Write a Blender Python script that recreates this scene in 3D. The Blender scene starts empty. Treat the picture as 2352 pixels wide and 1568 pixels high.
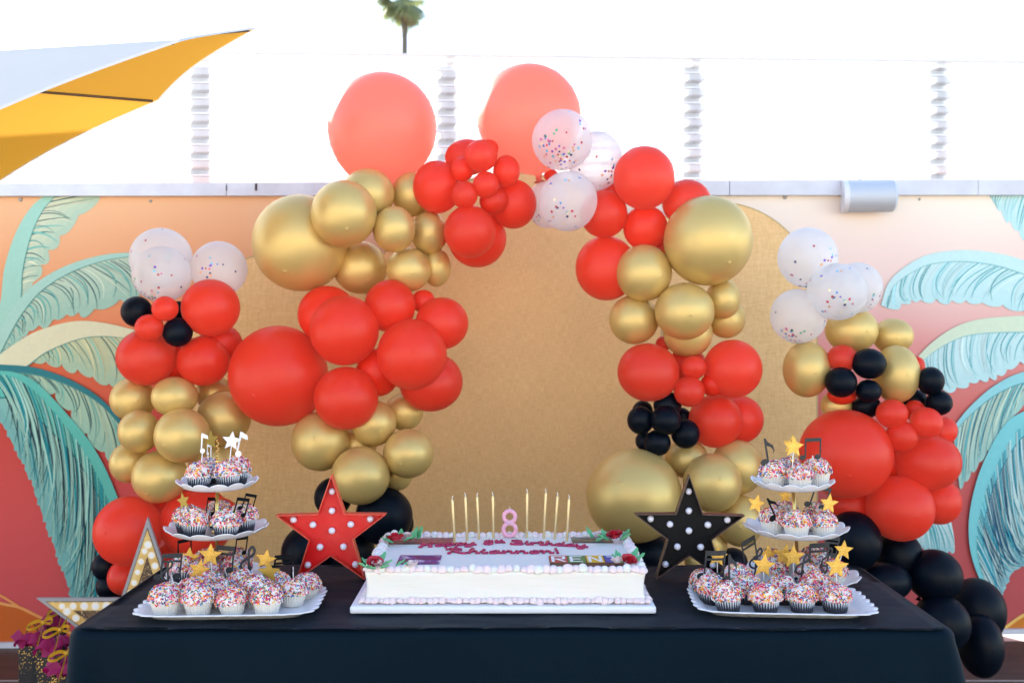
import bpy, bmesh, math, random
from mathutils import Vector, Matrix, Euler
rnd = random.Random(7)
scene = bpy.context.scene
COL = scene.collection

# ------------------------------------------------------------------ camera, sky, sun, exposure
CAM_Z = 1.38
F = 2287.0; CX = 1176.0; HY = 752.7          # focal length, centre column and horizon row, in picture units (2352 wide)
cam_data = bpy.data.cameras.new("camera")
cam_data.lens = 35.0; cam_data.sensor_width = 36.0
cam_data.shift_y = -0.0134
cam_data.clip_start = 0.05; cam_data.clip_end = 2000
cam_data.dof.use_dof = True; cam_data.dof.focus_distance = 2.42; cam_data.dof.aperture_fstop = 4.5
cam = bpy.data.objects.new("camera", cam_data); COL.objects.link(cam)
cam.location = (0, 0, CAM_Z); cam.rotation_euler = (math.radians(90), 0, 0)
scene.camera = cam

SUN_EL = math.radians(23); SUN_AZ = math.radians(-35)
world = bpy.data.worlds.new("World"); scene.world = world; world.use_nodes = True
wn = world.node_tree.nodes; wl = world.node_tree.links
sky = wn.new("ShaderNodeTexSky"); sky.sky_type = 'NISHITA'; sky.sun_disc = False
sky.sun_elevation = SUN_EL; sky.sun_rotation = SUN_AZ
sky.air_density = 1.0; sky.dust_density = 0.35; sky.ozone_density = 1.0
bg = wn["Background"]; bg.inputs[1].default_value = 0.105
wl.new(sky.outputs[0], bg.inputs[0])
sun_data = bpy.data.lights.new("sun", 'SUN'); sun_data.energy = 5.0; sun_data.angle = math.radians(0.53)
sun_data.color = (1.0, 0.93, 0.82)
sun = bpy.data.objects.new("sun", sun_data); COL.objects.link(sun)
sdir = Vector((math.sin(SUN_AZ) * math.cos(SUN_EL), math.cos(SUN_AZ) * math.cos(SUN_EL), math.sin(SUN_EL)))
sun.rotation_euler = sdir.to_track_quat('Z', 'Y').to_euler(); sun.location = (-6, 9, 8)
vs = scene.view_settings
vs.view_transform = 'Standard'; vs.look = 'None'; vs.exposure = 2.33; vs.gamma = 1.0; vs.use_curve_mapping = False
scene.cycles.use_denoising = True
scene.cycles.max_bounces = 8; scene.cycles.diffuse_bounces = 4; scene.cycles.glossy_bounces = 4
scene.cycles.transmission_bounces = 6; scene.cycles.transparent_max_bounces = 12
scene.cycles.sample_clamp_indirect = 6.0

# ------------------------------------------------------------------ helpers
def P(px, py, D):
    return Vector(((px - CX) * D / F, D, CAM_Z - (py - HY) * D / F))
# the wall stands turned by a small angle: its own frame
WALL_Y = 4.405; WALL_K = 0.0433; WALL_A = math.atan(WALL_K)
WC, WS = math.cos(WALL_A), math.sin(WALL_A)
def W(px, py, off=0.0):
    """point of the wall plane (moved off metres to the camera) seen at px, py, in the wall's frame (u, -off, z)"""
    dx = (px - CX) / F; dz = -(py - HY) / F
    # n = (-WS, WC); plane: n.(x,y) = WC*WALL_Y - off
    D = (WC * WALL_Y - off) / (WC - WS * dx)
    x, y = dx * D, D
    u = x * WC + (y - WALL_Y) * WS
    return Vector((u, -off, CAM_Z + dz * D))
def WW(u, off, z):
    """from the wall's frame to the world"""
    return Vector((u * WC + off * WS, WALL_Y + u * WS - off * WC, z))

def lin(r, g, b):
    def c(x):
        x /= 255.0
        return x / 12.92 if x <= 0.04045 else ((x + 0.055) / 1.055) ** 2.4
    return (c(r), c(g), c(b), 1.0)

def catmull(pts, n):
    pts = [Vector(p) for p in pts]
    out = []
    m = len(pts) - 1
    for i in range(n + 1):
        t = i / n * m
        k = min(int(t), m - 1); s = t - k
        p0 = pts[max(k - 1, 0)]; p1 = pts[k]; p2 = pts[k + 1]; p3 = pts[min(k + 2, m)]
        out.append(0.5 * ((2 * p1) + (p2 - p0) * s + (2 * p0 - 5 * p1 + 4 * p2 - p3) * s * s + (3 * p1 - p0 - 3 * p2 + p3) * s ** 3))
    return out

class MB:
    def __init__(self):
        self.v = []; self.f = []; self.mi = []; self.c = []; self.uv = None
    def add(self, verts, faces, mi=0, col=None):
        o = len(self.v)
        self.v.extend([tuple(p) for p in verts])
        for f in faces:
            self.f.append([i + o for i in f]); self.mi.append(mi)
        if col is not None:
            while len(self.c) < o: self.c.append((1, 1, 1, 1))
            self.c.extend([col] * len(verts))
        return o
    def box(self, c, s, mi=0, col=None, rot=None):
        x, y, z = s[0] / 2, s[1] / 2, s[2] / 2
        vv = [Vector((a * x, b * y, d * z)) for d in (-1, 1) for b in (-1, 1) for a in (-1, 1)]
        if rot is not None: vv = [rot @ q for q in vv]
        vv = [q + Vector(c) for q in vv]
        self.add(vv, [(0, 2, 3, 1), (4, 5, 7, 6), (0, 1, 5, 4), (2, 6, 7, 3), (0, 4, 6, 2), (1, 3, 7, 5)], mi, col)
    def tube(self, path, rad, seg=8, mi=0, col=None, flat=1.0, up=None):
        path = [Vector(p) for p in path]; n = len(path)
        rads = rad if isinstance(rad, (list, tuple)) else [rad] * n
        vv = []; ff = []
        ref = Vector(up) if up else Vector((0, 0, 1))
        prev = None
        for i, p in enumerate(path):
            t = (path[min(i + 1, n - 1)] - path[max(i - 1, 0)])
            if t.length < 1e-9: t = Vector((0, 0, 1))
            t.normalize()
            if prev is None:
                a = t.cross(ref)
                if a.length < 1e-3: a = t.cross(Vector((1, 0, 0)))
                a.normalize()
            else:
                a = prev - t * prev.dot(t); a.normalize()
            prev = a
            b = t.cross(a)
            for k in range(seg):
                an = 2 * math.pi * k / seg
                vv.append(p + (a * math.cos(an) + b * math.sin(an) * flat) * rads[i])
        for i in range(n - 1):
            for k in range(seg):
                k2 = (k + 1) % seg
                ff.append((i * seg + k, i * seg + k2, (i + 1) * seg + k2, (i + 1) * seg + k))
        ff.append(tuple(range(seg))[::-1]); ff.append(tuple((n - 1) * seg + k for k in range(seg)))
        self.add(vv, ff, mi, col)
    def lathe(self, prof, seg=24, mi=0, col=None, fl=None, cap=True, off=(0, 0, 0)):
        vv = []; ff = []; n = len(prof)
        for i, (r, z) in enumerate(prof):
            for k in range(seg):
                an = 2 * math.pi * k / seg
                rr, zz = (r, z) if fl is None else fl(r, z, an, i / (n - 1))
                vv.append((off[0] + rr * math.cos(an), off[1] + rr * math.sin(an), off[2] + zz))
        for i in range(n - 1):
            for k in range(seg):
                k2 = (k + 1) % seg
                ff.append((i * seg + k, i * seg + k2, (i + 1) * seg + k2, (i + 1) * seg + k))
        if cap:
            ff.append(tuple(range(seg))[::-1]); ff.append(tuple((n - 1) * seg + k for k in range(seg)))
        self.add(vv, ff, mi, col)
    def prism(self, poly, y0, y1, mi=0, col=None):
        """poly in (x, z), extruded from y0 (front, towards -y) to y1"""
        n = len(poly)
        vv = [(p[0], y0, p[1]) for p in poly] + [(p[0], y1, p[1]) for p in poly]
        ff = [tuple(range(n)), tuple(range(2 * n - 1, n - 1, -1))]
        for i in range(n):
            j = (i + 1) % n
            ff.append((i, i + n, j + n, j))
        self.add(vv, ff, mi, col)
    def strip(self, A, B, mi=0, col=None):
        n = len(A)
        self.add(list(A) + list(B), [(i, i + 1, n + i + 1, n + i) for i in range(n - 1)], mi, col)
    def mesh(self, name, mats, smooth=True, fixn=False, autosmooth=None):
        me = bpy.data.meshes.new(name)
        me.from_pydata(self.v, [], self.f); 
        for m in (mats if isinstance(mats, (list, tuple)) else [mats]): me.materials.append(m)
        if any(self.mi): me.polygons.foreach_set("material_index", self.mi)
        if self.c:
            while len(self.c) < len(self.v): self.c.append((1, 1, 1, 1))
            at = me.color_attributes.new("paint", 'FLOAT_COLOR', 'POINT')
            at.data.foreach_set("color", [x for c in self.c for x in c])
        if fixn:
            b = bmesh.new(); b.from_mesh(me); bmesh.ops.recalc_face_normals(b, faces=b.faces); b.to_mesh(me); b.free()
        if smooth: me.polygons.foreach_set("use_smooth", [True] * len(me.polygons))
        if smooth and autosmooth is not None:
            me.set_sharp_from_angle(angle=math.radians(autosmooth))
        me.update()
        return me

def put(name, me, parent=None, loc=None, rot=None, scale=None):
    o = bpy.data.objects.new(name, me); COL.objects.link(o)
    if parent is not None: o.parent = parent
    if loc is not None: o.location = loc
    if rot is not None: o.rotation_euler = rot
    if scale is not None: o.scale = scale
    return o
def empty(name, loc=(0, 0, 0), rot=(0, 0, 0)):
    o = put(name, None, None, loc, rot); o.empty_display_size = 0.05
    return o
def tag(o, label=None, cat=None, group=None, kind=None):
    if label: o["label"] = label
    if cat: o["category"] = cat
    if group: o["group"] = group
    if kind: o["kind"] = kind
    return o

def mat(name, base=(0.5, 0.5, 0.5, 1), rough=0.5, metal=0.0, spec=0.5, **kw):
    m = bpy.data.materials.new(name); m.use_nodes = True
    nt = m.node_tree; b = nt.nodes["Principled BSDF"]
    b.inputs["Base Color"].default_value = base if len(base) == 4 else (*base, 1)
    b.inputs["Roughness"].default_value = rough; b.inputs["Metallic"].default_value = metal
    b.inputs["Specular IOR Level"].default_value = spec
    for k, v in kw.items(): b.inputs[k.replace("_", " ")].default_value = v
    return m
def N(m, t, **kw):
    n = m.node_tree.nodes.new(t)
    for k, v in kw.items():
        if hasattr(n, k): setattr(n, k, v)
        else: n.inputs[k.replace("_", " ")].default_value = v
    return n
def L(m, a, b): m.node_tree.links.new(a, b)
def bsdf(m): return m.node_tree.nodes["Principled BSDF"]
def out(m): return m.node_tree.nodes["Material Output"]
def bump(m, src, strength=0.2, dist=0.002, target=None):
    b = N(m, "ShaderNodeBump"); b.inputs["Strength"].default_value = strength; b.inputs["Distance"].default_value = dist
    L(m, src, b.inputs["Height"]); L(m, b.outputs[0], (target or bsdf(m)).inputs["Normal"]); return b
def coords(m, kind="Object", scale=(1, 1, 1)):
    c = N(m, "ShaderNodeTexCoord"); mp = N(m, "ShaderNodeMapping"); mp.inputs["Scale"].default_value = scale
    L(m, c.outputs[kind], mp.inputs[0]); return mp.outputs[0]
def noise(m, vec, scale, detail=4, rough=0.55):
    n = N(m, "ShaderNodeTexNoise"); n.inputs["Scale"].default_value = scale; n.inputs["Detail"].default_value = detail
    n.inputs["Roughness"].default_value = rough
    if vec is not None: L(m, vec, n.inputs["Vector"])
    return n
def ramp(m, fac, stops):
    r = N(m, "ShaderNodeValToRGB"); e = r.color_ramp.elements
    while len(e) > 1: e.remove(e[-1])
    e[0].position = stops[0][0]; e[0].color = stops[0][1]
    for p, c in stops[1:]:
        k = e.new(p); k.color = c
    L(m, fac, r.inputs[0]); return r
def mixc(m, fac, a, b, mode='MIX'):
    n = N(m, "ShaderNodeMix", data_type='RGBA', blend_type=mode)
    if isinstance(fac, float): n.inputs[0].default_value = fac
    else: L(m, fac, n.inputs[0])
    for k, s in ((6, a), (7, b)):
        if isinstance(s, tuple): n.inputs[k].default_value = s
        else: L(m, s, n.inputs[k])
    return n.outputs[2]
def translucent_mix(m, fac, color):
    """add light passing through a thin skin"""
    t = N(m, "ShaderNodeBsdfTranslucent"); t.inputs[0].default_value = color
    x = N(m, "ShaderNodeMixShader"); x.inputs[0].default_value = fac
    L(m, bsdf(m).outputs[0], x.inputs[1]); L(m, t.outputs[0], x.inputs[2]); L(m, x.outputs[0], out(m).inputs[0])
    return x

# ------------------------------------------------------------------ materials
def latex(name, col, tcol, tf, rough=0.42, spec=0.35):
    m = mat(name, col, rough, 0, spec)
    oi = N(m, "ShaderNodeObjectInfo")
    hs = N(m, "ShaderNodeHueSaturation"); hs.inputs["Color"].default_value = col
    mr = N(m, "ShaderNodeMapRange"); mr.inputs["To Min"].default_value = 0.9; mr.inputs["To Max"].default_value = 1.1
    L(m, oi.outputs["Random"], mr.inputs[0]); L(m, mr.outputs[0], hs.inputs["Value"]); L(m, hs.outputs[0], bsdf(m).inputs["Base Color"])
    n = noise(m, coords(m), 2.2, 3); 
    mr2 = N(m, "ShaderNodeMapRange"); mr2.inputs["To Min"].default_value = rough - 0.07; mr2.inputs["To Max"].default_value = rough + 0.07
    L(m, n.outputs[0], mr2.inputs[0]); L(m, mr2.outputs[0], bsdf(m).inputs["Roughness"])
    if tf > 0: translucent_mix(m, tf, tcol)
    return m
M_RED = latex("red_latex", (0.95, 0.030, 0.010, 1), (1.0, 0.58, 0.46, 1), 0.36, 0.40, 0.45)
M_CORAL = latex("glare_washed_coral_latex", (0.95, 0.145, 0.10, 1), (1.0, 0.66, 0.56, 1), 0.42, 0.36, 0.5)  # glare and backlight wash put into the giant balloons' paler red
M_BLACK = latex("black_latex", (0.0014, 0.0042, 0.0100, 1), (0, 0, 0, 1), 0.0, 0.44, 0.14)
M_GOLD = mat("gold_chrome_latex", (0.68, 0.475, 0.165, 1), 0.42, 0.42, 0.5)
_n = noise(M_GOLD, coords(M_GOLD), 3.0, 3)
_r = ramp(M_GOLD, _n.outputs[0], [(0.3, (0.38, 0.38, 0.38, 1)), (0.7, (0.48, 0.48, 0.48, 1))]); L(M_GOLD, _r.outputs[0], bsdf(M_GOLD).inputs["Roughness"])
def clear_latex():
    m = mat("milky_clear_latex", (0.93, 0.91, 0.90, 1), 0.25, 0, 0.5)
    t = N(m, "ShaderNodeBsdfTranslucent"); t.inputs[0].default_value = (0.95, 0.93, 0.92, 1)
    x = N(m, "ShaderNodeMixShader"); x.inputs[0].default_value = 0.5
    L(m, bsdf(m).outputs[0], x.inputs[1]); L(m, t.outputs[0], x.inputs[2])
    tr = N(m, "ShaderNodeBsdfTransparent"); tr.inputs[0].default_value = (0.97, 0.96, 0.97, 1)
    lw = N(m, "ShaderNodeLayerWeight"); lw.inputs[0].default_value = 0.35
    mr = N(m, "ShaderNodeMapRange"); mr.inputs["To Min"].default_value = 0.58; mr.inputs["To Max"].default_value = 0.92
    L(m, lw.outputs["Facing"], mr.inputs[0])
    y = N(m, "ShaderNodeMixShader"); L(m, mr.outputs[0], y.inputs[0])
    L(m, tr.outputs[0], y.inputs[1]); L(m, x.outputs[0], y.inputs[2]); L(m, y.outputs[0], out(m).inputs[0])
    return m
M_CLEAR = clear_latex()
def painted(name, rough=0.6, spec=0.3, metal=0.0):
    m = mat(name, (1, 1, 1, 1), rough, metal, spec)
    a = N(m, "ShaderNodeVertexColor"); a.layer_name = "paint"; L(m, a.outputs[0], bsdf(m).inputs["Base Color"])
    return m
M_PAINT = painted("coloured_pieces", 0.45, 0.4)
M_MURALP = painted("mural_paint", 0.55, 0.25)
_a = [n for n in M_MURALP.node_tree.nodes if n.type == 'VERTEX_COLOR'][0]
_nn = noise(M_MURALP, coords(M_MURALP, "Object", (1, 1, 1)), 60, 5)
_rr = ramp(M_MURALP, _nn.outputs[0], [(0.3, (0.82, 0.82, 0.82, 1)), (0.7, (1.0, 1.0, 1.0, 1))])
L(M_MURALP, mixc(M_MURALP, 0.3, _a.outputs[0], _rr.outputs[0], 'MULTIPLY'), bsdf(M_MURALP).inputs["Base Color"])
M_CONF = painted("foil_confetti", 0.3, 0.6, 0.2)
M_WHITE = mat("white_melamine", (0.82, 0.82, 0.85, 1), 0.25, 0, 0.5)
M_GOLDPOLE = mat("polished_gold_metal", (0.83, 0.55, 0.17, 1), 0.18, 1.0)
M_STICK = mat("paper_stick", (0.85, 0.82, 0.78, 1), 0.6)
M_CARDW = mat("white_card", (0.85, 0.84, 0.86, 1), 0.6)
def glitter(name, c1, c2, metal, sc=900):
    m = mat(name, c1, 0.4, metal)
    v = N(m, "ShaderNodeTexVoronoi"); v.inputs["Scale"].default_value = sc; L(m, coords(m), v.inputs["Vector"])
    r = ramp(m, v.outputs["Color"], [(0.25, c1), (0.8, c2)]); L(m, r.outputs[0], bsdf(m).inputs["Base Color"])
    bump(m, v.outputs["Color"], 0.5, 0.0006)
    return m
M_GLGOLD = glitter("gold_glitter_card", (0.62, 0.30, 0.03, 1), (1.0, 0.68, 0.16, 1), 0.55)
M_GLBLACK = glitter("black_glitter_card", (0.002, 0.003, 0.005, 1), (0.028, 0.033, 0.042, 1), 0.05)
M_DKGOLD = mat("dull_gold_card", (0.36, 0.23, 0.035, 1), 0.45, 0.4)
M_BLACKCARD = mat("black_card", (0.003, 0.0035, 0.005, 1), 0.5, 0, 0.12)

# ------------------------------------------------------------------ the ground and the deck
M_GROUND = mat("pale_concrete", (0.30, 0.27, 0.24, 1), 0.85)
_n = noise(M_GROUND, coords(M_GROUND), 1.5, 6); L(M_GROUND, ramp(M_GROUND, _n.outputs[0], [(0.3, (0.44, 0.40, 0.35, 1)), (0.7, (0.56, 0.52, 0.46, 1))]).outputs[0], bsdf(M_GROUND).inputs["Base Color"])
b = MB(); b.add([(-300, -300, -0.06), (300, -300, -0.06), (300, 300, -0.06), (-300, 300, -0.06)], [(0, 1, 2, 3)])
tag(put("ground", b.mesh("ground", M_GROUND, False)), kind="structure")
M_DECK = mat("dark_stained_deck", (0.05, 0.03, 0.025, 1), 0.5, 0, 0.5)
_c = coords(M_DECK, "Object", (0.6, 9, 9)); _n = noise(M_DECK, _c, 6, 8, 0.65)
_n2 = noise(M_DECK, coords(M_DECK, "Object", (1.2, 3, 3)), 5, 5)
_r = ramp(M_DECK, _n.outputs[0], [(0.3, (0.042, 0.022, 0.016, 1)), (0.6, (0.085, 0.045, 0.032, 1)), (0.78, (0.15, 0.09, 0.07, 1))])
L(M_DECK, mixc(M_DECK, 0.5, _r.outputs[0], ramp(M_DECK, _n2.outputs[0], [(0.35, (0.6, 0.6, 0.6, 1)), (0.7, (1.3, 1.2, 1.2, 1))]).outputs[0], 'MULTIPLY'), bsdf(M_DECK).inputs["Base Color"])
bump(M_DECK, _n.outputs[0], 0.25, 0.002)
b = MB(); b.box((0, 3.09, -0.035), (11, 2.52, 0.02))
deck = tag(put("deck", b.mesh("deck", M_DECK, False)), kind="structure")
M_SCUFF = mat("worn_board_edge", (0.32, 0.24, 0.2, 1), 0.6)
PW = 0.505
b = MB()
x, y, z = 5.4, PW / 2 - 0.006, 0.0
for (yy, zz) in ((0, 0),):
    prof = [(-y, -0.024), (-y, -0.005), (-y + 0.005, 0.0), (y - 0.005, 0.0), (y, -0.005), (y, -0.024)]
    A = [(-x, p[0], p[1]) for p in prof]; B = [(x, p[0], p[1]) for p in prof]
    n = len(prof)
    b.add(A + B, [(i, i + 1, n + i + 1, n + i) for i in range(n - 1)])
    b.mi = [0, 1, 0, 1, 0]
plank_me = b.mesh("plank", [M_DECK, M_SCUFF], False, True)
for i in range(5):
    put("plank", plank_me, deck, (rnd.uniform(-0.2, 0.2), 4.40 - 0.02 - PW * (i + 0.5) + 0.02, 0.0))

# ------------------------------------------------------------------ unseen house added behind the photographer to bounce warm sunlight forward
M_STUCCO = mat("cream_stucco", (0.74, 0.70, 0.63, 1), 0.9); _n = noise(M_STUCCO, coords(M_STUCCO), 3, 6)
L(M_STUCCO, ramp(M_STUCCO, _n.outputs[0], [(0.3, (0.33, 0.31, 0.28, 1)), (0.7, (0.40, 0.375, 0.34, 1))]).outputs[0], bsdf(M_STUCCO).inputs["Base Color"])
M_PANE = mat("dark_window_glass", (0.03, 0.035, 0.04, 1), 0.08)
b = MB(); b.box((0, -8.2, 2.3), (18, 0.4, 4.72)); b.box((0, -8.15, 4.75), (18.3, 0.6, 0.16))
house = tag(put("unseen_fill_house", b.mesh("unseen_fill_house", M_STUCCO, False)), kind="structure")
for wx in (-6.0, -2.0, 2.0, 6.0):
    b = MB(); b.box((wx, -7.985, 1.6), (1.0, 0.03, 1.3)); f_ = put("window_frame", b.mesh("window_frame", M_STUCCO, False), house)
    b = MB(); b.box((wx, -7.965, 1.6), (0.84, 0.014, 1.14)); put("pane", b.mesh("pane", M_PANE, False), f_)

# ------------------------------------------------------------------ the mural wall
wall = empty("mural_wall", (0, WALL_Y, 0), (0, 0, WALL_A))
tag(wall, "low wall painted with teal palm fronds on an orange and coral sunset", "wall")
M_MURAL = mat("mural_background", (0.7, 0.3, 0.2, 1), 0.5, 0, 0.3)
_tc = N(M_MURAL, "ShaderNodeTexCoord"); _sx = N(M_MURAL, "ShaderNodeSeparateXYZ"); L(M_MURAL, _tc.outputs["Object"], _sx.inputs[0])
_wob = noise(M_MURAL, _tc.outputs["Object"], 0.9, 2)
_z = N(M_MURAL, "ShaderNodeMath", operation='MULTIPLY_ADD'); L(M_MURAL, _sx.outputs["Z"], _z.inputs[0]); _z.inputs[1].default_value = 0.5; _z.inputs[2].default_value = -0.09
_z2 = N(M_MURAL, "ShaderNodeMath", operation='MULTIPLY_ADD'); L(M_MURAL, _wob.outputs[0], _z2.inputs[0]); _z2.inputs[1].default_value = 0.18; L(M_MURAL, _z.outputs[0], _z2.inputs[2])
_rl = ramp(M_MURAL, _z2.outputs[0], [(0.05, lin(196, 76, 80)), (0.30, lin(206, 72, 72)), (0.48, lin(196, 60, 50)), (0.62, lin(220, 104, 64)), (0.78, lin(228, 152, 104)), (0.98, lin(234, 180, 134))])
_rrr = ramp(M_MURAL, _z2.outputs[0], [(0.05, lin(186, 78, 80)), (0.30, lin(196, 84, 84)), (0.50, lin(214, 104, 96)), (0.64, lin(228, 150, 142)), (0.78, lin(240, 206, 194)), (0.98, lin(246, 232, 214))])
_u = N(M_MURAL, "ShaderNodeMapRange"); _u.inputs["From Min"].default_value = -1.2; _u.inputs["From Max"].default_value = 0.8; L(M_MURAL, _sx.outputs["X"], _u.inputs[0])
L(M_MURAL, mixc(M_MURAL, _u.outputs[0], _rl.outputs[0], _rrr.outputs[0]), bsdf(M_MURAL).inputs["Base Color"])
_fn = noise(M_MURAL, _tc.outputs["Object"], 220, 3); bump(M_MURAL, _fn.outputs[0], 0.08, 0.001)
zt = 1.985
b = MB(); b.box((0, 0.075, zt / 2 + 0.005), (8.6, 0.15, zt - 0.01))
put("wall_face", b.mesh("wall_face", M_MURAL, False), wall)

def frond(spine, edge, dark, mid, light, band, layer, n=44, jag=0.02, band_out=True, seed=1, fold=0.16, bandw=14, shift=0.16):
    """a painted palm frond: fill between spine and edge, strokes fanning from one to the other, a plain band on the spine"""
    r = random.Random(seed)
    off0 = 0.0012 + layer * 0.0026
    M = 90
    S = [W(p[0], p[1], 0) for p in catmull([(p[0], p[1], 0) for p in spine], M)]
    E = [W(p[0], p[1], 0) for p in catmull([(p[0], p[1], 0) for p in edge], M)]
    walk = 1.0; lobes = max(8, n // 4)
    for i in range(M + 1):                    # torn, stepped lower edge
        ph = (i * lobes / M) % 1.0
        if ph < lobes / M: walk = r.uniform(0.5, 1.3)
        E[i] = E[i] + (E[i] - S[i]).normalized() * jag * (walk * (math.sin(math.pi * ph) ** 0.6) - 0.6)
    for L_ in (S, E):
        for p in L_: p.y = -off0
    mb = MB()
    K = 6
    rows = [[S[i].lerp(E[i], k / K) for i in range(M + 1)] for k in range(K + 1)]
    for k in range(K):
        c0 = [light[q] * (1 - 0.6 * k / K) + mid[q] * (0.6 * k / K) for q in range(3)] + [1]
        mb.strip(rows[k], rows[k + 1], 0, tuple(c0))
    def S_(t): return S[max(0, min(M, int(round(t * M))))]
    def E_(t): return E[max(0, min(M, int(round(t * M))))]
    order = list(range(n)); r.shuffle(order)
    for q, i in enumerate(order):
        t0 = (i + r.uniform(0, 0.8)) / n * 0.97
        a = S_(t0).lerp(E_(t0), 0.12) if band is not None else S_(t0).copy(); t1 = min(1.0, t0 + shift * r.uniform(0.6, 1.3)); e = E_(t1).lerp(S_(t1), r.uniform(0, 0.22))
        c = S_(min(1, t0 + fold)).lerp(E_(min(1, t0 + fold * 0.7)), 0.45)
        kind = r.random()
        if kind < 0.46: col = dark; w = r.uniform(0.0022, 0.0055)
        elif kind < 0.70: col = mid; w = r.uniform(0.004, 0.009)
        else: col = light; w = r.uniform(0.004, 0.010)
        f = r.uniform(0.8, 1.2); col = (col[0] * f, col[1] * f, col[2] * f, 1)
        pts = [a * (1 - s) ** 2 + c * 2 * s * (1 - s) + e * s * s for s in [k / 12 for k in range(13)]]
        yy = -off0 - 0.0003 - q * 0.000035
        A, B = [], []
        for k, p in enumerate(pts):
            d = pts[min(k + 1, 12)] - pts[max(k - 1, 0)]; nn = Vector((-d.z, 0, d.x)); nn.normalize()
            ww = w * (0.25 + 0.75 * math.sin(math.pi * min(1, 0.15 + k / 14.0)))
            A.append(Vector((p.x + nn.x * ww / 2, yy, p.z + nn.z * ww / 2))); B.append(Vector((p.x - nn.x * ww / 2, yy, p.z - nn.z * ww / 2)))
        mb.strip(A, B, 0, col)
    if band is not None:                      # the plain midrib band
        A, B = [], []
        for i in range(M + 1):
            d = S[min(i + 1, M)] - S[max(i - 1, 0)]; nn = Vector((-d.z, 0, d.x)); nn.normalize()
            if nn.dot(E[i] - S[i]) < 0: nn = -nn
            w = bandw * 4.4 / F * (1 - 0.75 * (i / M) ** 2)
            A.append(Vector((S[i].x - nn.x * 0.002, -off0 - 0.0021, S[i].z - nn.z * 0.002))); B.append(Vector((S[i].x + nn.x * w, -off0 - 0.0021, S[i].z + nn.z * w)))
        mb.strip(A, B, 0, (*band, 1))
    if band is not None:                      # dark vein beside the band
        A2 = []
        for i in range(M + 1):
            d = (B[i] - A[i]).normalized(); A2.append(B[i] + d * (0.0055 * (1 - 0.6 * i / M)))
        mb.strip([q + Vector((0, -0.0001, 0)) for q in B], [q + Vector((0, -0.0001, 0)) for q in A2], 0, (*[0.5 * (dark[k] + mid[k]) for k in range(3)], 1))
    put("painted_frond", mb.mesh("painted_frond", M_MURALP, False), wall)

def zl(pts): return [(x * 0.6, 423.4 + y * 0.6) for x, y in pts]
def zr(pts): return [(1881.6 + x * 0.6, 414 + y * 0.6) for x, y in pts]
c3 = lambda *a: lin(*a)[:3]
TL = c3(165, 206, 190); TM = c3(116, 184, 170); TD = c3(22, 92, 98); CR = c3(220, 216, 180)
frond(zl([(-60, 640), (0, 470), (20, 320), (66, 180), (130, 80), (200, 30)]), zl([(-20, 760), (40, 500), (150, 365), (185, 270), (260, 180), (390, 40)]), TD, TM, CR, c3(160, 205, 185), 0, 34, 0.03, seed=2, bandw=44)
frond(zl([(-80, 720), (0, 560), (60, 465), (140, 380), (260, 312), (400, 272), (530, 262)]), zl([(-60, 760), (10, 650), (70, 610), (130, 560), (240, 512), (350, 488), (540, 425)]), TD, TM, c3(190, 206, 180), c3(166, 205, 188), 1, 52, 0.028, seed=3, bandw=24)
frond(zl([(-60, 700), (60, 612), (150, 562), (280, 527), (400, 532), (560, 570)]), zl([(-60, 770), (60, 690), (180, 690), (300, 720), (420, 775), (570, 800)]), TD, TM, c3(205, 205, 160), CR, 2, 40, 0.025, seed=4, bandw=56)
frond(zl([(-80, 685), (0, 690), (150, 705), (300, 762), (420, 850), (540, 1010)]), zl([(-80, 740), (20, 735), (120, 760), (230, 830), (340, 980), (450, 1085)]), TD, TM, c3(176, 200, 170), c3(40, 120, 128), 3, 36, 0.03, seed=5, bandw=16)
frond(zl([(-40, 715), (60, 720), (150, 765), (270, 890), (370, 1020), (450, 1190), (520, 1420), (560, 1700)]), zl([(-60, 760), (-20, 850), (50, 985), (120, 1130), (180, 1300), (230, 1440), (280, 1600), (300, 1760)]), c3(6, 48, 66), c3(24, 140, 150), c3(160, 206, 190), c3(92, 186, 172), 4, 150, 0.02, seed=6, fold=0.22, bandw=58, shift=0.30)
RL = c3(208, 234, 230); RM = c3(176, 222, 222); RD = c3(70, 168, 172)
frond(zr([(1010, 30), (900, 20), (800, 10), (730, 20), (640, 40)]), zr([(1010, 330), (900, 290), (800, 240), (730, 165), (670, 90)]), RD, RM, RL, None, 0, 26, 0.03, seed=12)
frond(zr([(1000, 420), (880, 350), (784, 310), (680, 282), (550, 270), (420, 286), (330, 332), (265, 395), (236, 480)]), zr([(1000, 560), (880, 530), (784, 508), (660, 482), (560, 472), (480, 466), (390, 465), (340, 470), (275, 495)]), RD, RM, RL, c3(200, 230, 226), 1, 50, 0.025, seed=13, bandw=30)
frond(zr([(1000, 560), (880, 525), (784, 520), (620, 532), (520, 562), (430, 622), (355, 700)]), zr([(1000, 640), (880, 660), (784, 692), (700, 745), (640, 762), (570, 782), (490, 815)]), RD, RM, RL, c3(214, 226, 196), 2, 46, 0.025, seed=14, bandw=40)
frond(zr([(1000, 690), (880, 700), (784, 732), (720, 756), (640, 806), (560, 882), (508, 950)]), zr([(1000, 760), (880, 800), (784, 862), (700, 962), (640, 1045), (580, 1125), (535, 1185)]), c3(20, 110, 128), c3(110, 190, 192), c3(200, 220, 196), c3(150, 212, 214), 3, 50, 0.03, seed=15, bandw=26)
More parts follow.
